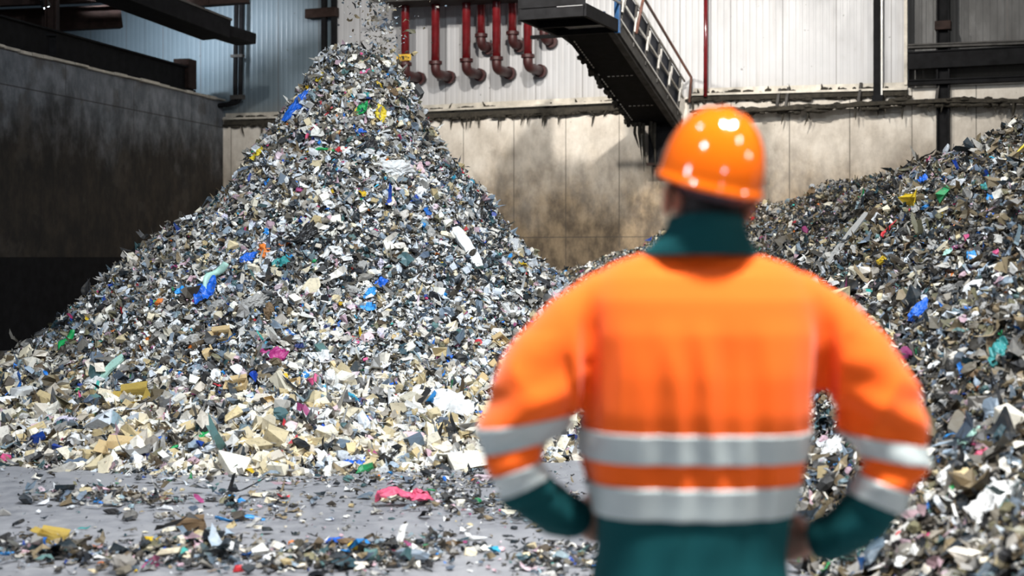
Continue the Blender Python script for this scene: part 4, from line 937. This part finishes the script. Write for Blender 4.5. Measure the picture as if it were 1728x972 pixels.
tag(person, 'person seen from behind in orange jacket and orange hard hat, hands on hips', 'person')
def wear(name, bm, m, parent=person, smooth=True, **k):
    bmesh.ops.translate(bm, verts=bm.verts, vec=-foot); return obj(name, bm, m, parent, smooth, **k)

# jacket: trunk and sleeves grown together, then cut along the bands
bm = bmesh.new(); R = []
for y, cx, hw, hdp, Y, e in ((418, 1176, 70, .060, 3.00, 2.0), (428, 1177, 96, .072, 3.0, 2.0), (446, 1180, 150, .092, 3.005, 2.2), (470, 1180, 182, .112, 3.005, 2.3), (505, 1181, 198, .132, 3.0, 2.4), (560, 1182, 201, .146, 2.995, 2.5),
        (630, 1182, 200, .150, 2.995, 2.5), (690, 1178, 199, .150, 2.995, 2.5), (740, 1172, 190, .147, 3.0, 2.5), (790, 1170, 177, .142, 3.0, 2.4), (835, 1169, 165, .138, 3.0, 2.4), (880, 1168, 155, .136, 3.0, 2.4), (930, 1164, 156, .140, 3.0, 2.4), (985, 1164, 163, .147, 3.0, 2.4), (1060, 1164, 172, .152, 3.0, 2.4)):
    R.append(superring(pp(cx, y, Y), hw/S8, hdp, 48, e))
loft(bm, R)
SL = [(1075, 500, 42, 3.0), (1025, 510, 56, 3.0), (975, 551, 63, 2.995), (928, 612, 72, 2.985), (890, 680, 72, 2.975), (862, 738, 54, 2.965), (872, 795, 46, 2.96), (905, 842, 41, 2.985)]
SR = [(1284, 500, 42, 3.0), (1338, 510, 56, 3.0), (1390, 551, 63, 2.995), (1438, 612, 72, 2.985), (1476, 680, 73, 2.975), (1504, 745, 57, 2.96), (1494, 808, 48, 2.955), (1462, 858, 43, 2.975)]
for A in (SL, SR): tube(bm, [pp(x, y, Y) for x, y, r, Y in A], [r/S8 for x, y, r, Y in A], 28)
jb = remeshed(bm, .0075, 8)
def armside(p):                     # -1 / +1 on a sleeve, 0 on the trunk
    x = p.x*S8+CX; y = HY-(p.z-CAMH)*S8
    if y < 560: return 0
    lft = np.interp(y, [560, 690, 760, 880, 1080], [955, 962, 962, 985, 975]); rgt = np.interp(y, [560, 690, 760, 840, 900, 1080], [1410, 1396, 1396, 1372, 1350, 1350])
    return -1 if x < lft else (1 if x > rgt else 0)
# soft vertical folds down the back, gathers round the elbows
jb.normal_update()
for v in jb.verts:
    p = v.co; x = p.x*S8+CX; y = HY-(p.z-CAMH)*S8; s = armside(p)
    if s == 0:
        dn = float(sm(520, 640, y))*(1-.5*float(sm(880, 960, y)))
        xs_ = p.x+.03*noise.noise(Vector((p.x*3, p.z*4, 8)))
        w = .55-2.0*abs(noise.noise(Vector((xs_*8.5+1.7, p.z*1.0, .4+(0 if p.y < 3 else 5)))))+.45*noise.noise(Vector((xs_*24, p.z*2.0, 2)))
        cre = 0
        for cxr, wd_, am in ((990, 15, .017), (1382, 17, .018)): cre -= am*math.exp(-((x-cxr)/wd_)**2)*float(sm(470, 560, y))*(1-float(sm(700, 760, y)))
        d_ = .022*w*dn+cre
        d_ -= .012*math.exp(-((y-450)/9)**2)*math.exp(-((x-1176)/75)**2)*(p.y < 3)
    else:
        t_ = float(sm(600, 700, y)); ang = (y-.45*abs(x-1182))
        d_ = .010*t_*math.sin(ang/12.0)*(.5+.8*noise.noise(p*7)) + .017*(.4-1.6*abs(noise.noise(Vector((p.x*7, p.y*7, p.z*9)))))*float(sm(560, 620, y))
    v.co += v.normal*d_
def cutplane(bm, side, a, b=None):
    """cut faces of one side (0 trunk, -1/+1 sleeves) by the plane through image points a, b and the sight depth"""
    if b is None: co, no = a, Vector((0, 0, 1))
    else:
        co = pp(*a); d = pp(*b)-co; no = d.cross(Vector((0, 1, 0))).normalized()
        if no.z < 0: no = -no
    fs = [f for f in bm.faces if armside(f.calc_center_median()) == side]
    g = set(fs)
    for f in fs: g.update(f.edges); g.update(f.verts)
    bmesh.ops.bisect_plane(bm, geom=list(g), dist=1e-5, plane_co=co, plane_no=no); return (co, no)
BK = F/2.865                        # the back itself is nearer than the silhouette
zb = lambda y: CAMH-(y-HY)/BK
TC = [cutplane(jb, 0, Vector((0, 0, zb(y)))) for y in (734, 784, 826, 880)]
LC_ = [cutplane(jb, -1, a, b) for a, b in (((808, 719), (912, 703)), ((812, 764), (912, 740)), ((835, 796), (920, 768)), ((852, 833), (925, 797)))]
RC_ = [cutplane(jb, 1, a, b) for a, b in (((1443, 730), (1562, 750)), ((1446, 762), (1562, 782)), ((1432, 791), (1538, 829)), ((1425, 826), (1517, 863)))]
def zone_of(p):
    s = armside(p); cuts = {0: TC, -1: LC_, 1: RC_}[s]; k = sum(1 for co_, no in cuts if (p-co_).dot(no) < 0)
    if k in (0, 2): return 'orange'
    if k == 4: return ('green', 'sleeveright', 'sleeveleft')[s]
    return ('trunk', 'l', 'r')[s]+('a' if k == 1 else 'b')
zones = {}
jb.faces.ensure_lookup_table()
for f in jb.faces: zones.setdefault(zone_of(f.calc_center_median()), []).append(f.index)
def part_of(keys, grow=0.0):
    b = jb.copy(); b.faces.ensure_lookup_table(); keep = set(i for k in keys for i in zones.get(k, []))
    bmesh.ops.delete(b, geom=[f for f in b.faces if f.index not in keep], context='FACES'); b.normal_update()
    if grow:
        for v in b.verts: v.co += v.normal*grow
    return b
jacket = wear('jacket', part_of(['orange']), M['orange']); jacket['label'] = 'orange high visibility jacket with silver bands'
def band(key):
    b = part_of([key], .0045)
    ex = bmesh.ops.extrude_edge_only(b, edges=[e for e in b.edges if e.is_boundary]); vs = [v for v in ex['geom'] if isinstance(v, bmesh.types.BMVert)]
    b.normal_update()
    for v in vs:
        nn = Vector((0, 0, 0))
        for e in v.link_edges:
            o2 = e.other_vert(v)
            if o2 not in vs: nn += o2.normal
        if nn.length > 0: v.co -= nn.normalized()*.005
    o = wear('reflective_band', b, M['band'], jacket); return o
for k in ('trunka', 'trunkb', 'la', 'lb', 'ra', 'rb'):
    if k in zones: band(k)
hem = wear('jacket_hem', part_of(['green']), M['greencloth'], jacket); hem['label'] = 'dark green lower part of the jacket'
# dark green forearms of the sleeves
for zk, A in (('sleeveleft', ((892, 829, 37, 2.975), (899, 836, 40, 2.98), (915, 848, 42, 2.992), (940, 868, 41, 3.02), (962, 878, 38, 3.045), (972, 883, 34, 3.06), (970, 882, 29, 3.058))),
          ('sleeveright', ((1475, 843, 38, 2.965), (1468, 851, 42, 2.97), (1456, 866, 45, 2.98), (1430, 893, 44, 3.0), (1404, 910, 40, 3.025), (1388, 917, 35, 3.045), (1391, 916, 29, 3.042)))):
    bm = part_of([zk]); P_ = [pp(x, y, Y) for x, y, r, Y in A]; old = set(bm.verts); tube(bm, P_, [r/S8 for x, y, r, Y in A], 28, cap=False)
    bmesh.ops.subdivide_edges(bm, edges=[e for e in bm.edges if e.verts[0] not in old], cuts=3, use_grid_fill=True); bm.normal_update()
    for v in bm.verts:
        if v not in old: v.co += v.normal*.008*noise.noise(v.co*16)
    o = wear('sleeve_end', bm, M['greencloth'], jacket); o['label'] = 'dark green lower sleeve'
# collar
def ring_col(y, x0, x1, d, Y, back=0, dip=0): 
    c = pp((x0+x1)/2, y, Y); a = (x1-x0)/2/S8
    return [Vector((c.x+a*math.cos(t), c.y+d*math.sin(t), c.z+dip*math.sin(t))) for t in [2*math.pi*j/40 for j in range(40)]]
bm = bmesh.new(); loft(bm, [ring_col(432, 1080, 1278, .104, 2.996, dip=-.004), ring_col(418, 1094, 1270, .100, 2.992, dip=-.02), ring_col(400, 1112, 1260, .094, 2.988, dip=-.015), ring_col(380, 1124, 1256, .090, 2.985, dip=-.012), ring_col(368, 1127, 1255, .090, 2.983, dip=-.010),
    ring_col(370, 1132, 1250, .083, 2.983, dip=-.010), ring_col(400, 1122, 1250, .084, 2.988, dip=-.015), ring_col(432, 1105, 1260, .09, 2.996, dip=-.02)], cap=False)
bmesh.ops.subdivide_edges(bm, edges=bm.edges[:], cuts=1, use_grid_fill=True)
for v in bm.verts: v.co += Vector((0, .006*noise.noise(v.co*14), .004*noise.noise(v.co*9)))
o = wear('collar', bm, M['greencloth'], jacket); o['label'] = 'dark green stand collar'
# trousers and boots
bm = bmesh.new(); loft(bm, [superring(pp(1168, y), a, b, 32, 2.2) for y, a, b in ((930, .172, .122), (985, .180, .130), (1040, .186, .134), (1075, .182, .13))])
for s, hx in ((-1, 1104), (1, 1232)):
    hip = pp(hx, 1010); kn = Vector((hip.x+s*.012, 3.015, .50)); an = Vector((hip.x+s*.022, 2.985, .14))
    tube(bm, [hip, hip*.6+kn*.4, kn, kn*.5+an*.5, an], [.108, .10, .084, .080, .078], 24)
tb = remeshed(bm, .010, 5); tb.normal_update()
for v in tb.verts: v.co += v.normal*.008*noise.noise(Vector((v.co.x*10, v.co.y*10, v.co.z*5)))
wear('trousers', tb, M['trouser'])
for s, hx in ((-1, 1104), (1, 1232)):
    ax0 = pp(hx, 1010).x+s*.024
    bm = bmesh.new()
    loft(bm, [[Vector((ax0+w*math.cos(a), 2.93+t, zc+h*math.sin(a))) for a in [2*math.pi*j/20 for j in range(20)]] for t, w, h, zc in ((-.05, .03, .035, .055), (-.02, .046, .05, .058), (.06, .048, .062, .066), (.15, .052, .045, .05), (.22, .050, .036, .042), (.265, .03, .022, .032))])
    tube(bm, [(ax0, 2.985, .06), (ax0, 2.985, .12), (ax0, 2.985, .2)], [.05, .058, .062], 20)
    bb_ = remeshed(bm, .007, 4)
    for v in bb_.verts: v.co.z = max(.004, v.co.z)
    wear('boot', bb_, M['boot'])
# hair
bm = bmesh.new(); ell(bm, hd(0, -.012, .02), (.081, .096, .102), HR, 4); ell(bm, hd(0, -.034, -.070), (.064, .046, .064), HR, 3)
hb = remeshed(bm, .006, 3); hi_ = HR.inverted()
bmesh.ops.delete(hb, geom=[v for v in hb.verts if ((hi_ @ (v.co-HC)).y > .035 and (hi_ @ (v.co-HC)).z < .06) or ((hi_ @ (v.co-HC)).z < -.02 and (hi_ @ (v.co-HC)).y > -.0)], context='VERTS')
for v in hb.verts: v.co += v.co.normalized()*.003*noise.noise(v.co*120)
wear('hair', hb, M['hair'])
# hard hat
HT = HR @ Matrix.Rotation(math.radians(12), 3, 'X') @ Matrix.Rotation(math.radians(4), 3, 'Y')
HO = pp(1198, 302, 2.985)
bm = bmesh.new(); n1, n2 = 56, 18; R = []
def hat_r(t, k):                      # profile from rim up to crown, with three ridges running front to back
    z = .148*math.sin(k*math.pi/2); rr_ = math.cos(k*math.pi/2)**.82 if k < 1 else .0
    a, b = .106, .132; x = a*rr_*math.cos(t); y = b*rr_*math.sin(t)
    rid = 0
    for c, wdt, hh in ((0, .012, .006), (-.034, .008, .004), (.034, .008, .004)): rid += hh*math.exp(-((x-c)/wdt)**2)*float(sm(.35, .7, k))
    return Vector((x, y, z+rid))
for i in range(n2+1):
    k = i/n2*.985; R.append([hat_r(2*math.pi*j/n1, k) for j in range(n1)])
lip = [[Vector(((.106+e)*math.cos(t), (.132+e+fr*max(0, math.sin(t))**2)*math.sin(t), zz-(.012*max(0, math.sin(t))**2 if fr else 0))) for t in [2*math.pi*j/n1 for j in range(n1)]] for e, zz, fr in ((-.004, -.004, 0), (-.002, -.016, .0), (.004, -.020, .03), (.006, -.014, .05), (.004, -.006, .03))]
loft(bm, lip+R, cap=False); bm.verts.ensure_lookup_table()
bm.faces.new([bm.verts[-n1+j] for j in range(n1)])
bmesh.ops.transform(bm, matrix=Matrix.Translation(HO) @ HT.to_4x4(), verts=bm.verts)
hat = wear('hard_hat', bm, M['helmet']); hat['label'] = 'glossy orange hard hat'
sd = hat.modifiers.new('s', 'SOLIDIFY'); sd.thickness = .003; ss = hat.modifiers.new('sub', 'SUBSURF'); ss.levels = 1; ss.render_levels = 1
bm = bmesh.new(); R = [[Vector(((.098+e)*math.cos(t), (.118+e)*math.sin(t), zz)) for t in [2*math.pi*j/40 for j in range(40)]] for e, zz in ((-.012, -.005), (-.014, -.035), (-.018, -.036), (-.016, -.005))]
loft(bm, R+[R[0]], cap=False); bmesh.ops.transform(bm, matrix=Matrix.Translation(HO) @ HT.to_4x4(), verts=bm.verts); wear('head_band', bm, M['strap'], hat)

# ------------------------------------------------------------------ light
def area(loc, aim, size, power, col=(1, 1, 1), shape='DISK', spread=180):
    L = bpy.data.lights.new('hall_lamp', 'AREA'); L.shape = shape; L.size = size; L.energy = power; L.color = col; L.spread = math.radians(spread)
    o = link(bpy.data.objects.new('hall_lamp', L)); o.location = loc
    o.rotation_euler = (Vector(aim)-Vector(loc)).to_track_quat('-Z', 'Y').to_euler(); return o
WARM = (1, .95, .88); COOL = (.86, .93, 1)
for loc, aim, p, c, sz, sp in (
    ((3.4, 4.5, 9.5), (-1.5, 14, 0), 1520, COOL, .7, 110), ((-4.6, 5.0, 9.5), (-2.0, 13, 0), 600, COOL, .5, 120), ((1.2, 1.6, 8.0), (.4, 3.2, 1.2), 900, WARM, .8, 90),
    ((5.5, -1.5, 7.0), (1, 5, 0), 380, WARM, .6, 180), ((-5.5, -.5, 7.0), (-1, 7, 0), 380, COOL, .6, 180), ((7.0, 1.0, 3.6), (.5, 5, 1), 130, WARM, .6, 180), ((1.0, -9.0, 2.6), (.5, 4, 1), 200, COOL, .5, 180), ((-6.0, 2.0, 3.2), (.4, 4, 1.5), 70, COOL, .4, 180),
    ((-4.3, 14.5, 10.5), (1.0, 28, 3.8), 720, WARM, .4, 75), ((.6, 14.5, 10.5), (2.6, 28, 3.2), 900, WARM, .35, 75), ((8.0, 15.0, 9.0), (6.0, 25, 2.2), 260, WARM, .5, 120), ((3.5, 12.0, 9.5), (4.5, 15, 1), 420, WARM, .5, 120)):
    area(loc, aim, sz, p, c, spread=sp)
q = WM @ (wl(1306, -25, 1.3)); area(q, (q.x-.5, q.y+.1, 0), .35, 22, WARM)
q = P(150, -60, 26.5); area(q, hit(350, 150), .35, 300, (.85, .92, 1), spread=70)
w = bpy.data.worlds.new('World'); sc.world = w; w.use_nodes = True
w.node_tree.nodes['Background'].inputs[0].default_value = (.62, .74, .9, 1); w.node_tree.nodes['Background'].inputs[1].default_value = .14

# ------------------------------------------------------------------ camera
cam = bpy.data.cameras.new('camera'); co = link(bpy.data.objects.new('camera', cam)); co.location = (0, 0, CAMH); co.rotation_euler = (math.pi/2, 0, 0)
cam.sensor_width = 36; cam.lens = 36*F/1728; cam.shift_y = -(486-HY)/1728; cam.clip_end = 200
cam.dof.use_dof = True; cam.dof.focus_distance = 13.5; cam.dof.aperture_fstop = 1.9
sc.camera = co
sc.view_settings.view_transform = 'Standard'; sc.view_settings.look = 'None'; sc.view_settings.exposure = -1.35; sc.view_settings.gamma = 1.0
try: sc.view_settings.use_curve_mapping = False
except Exception: pass
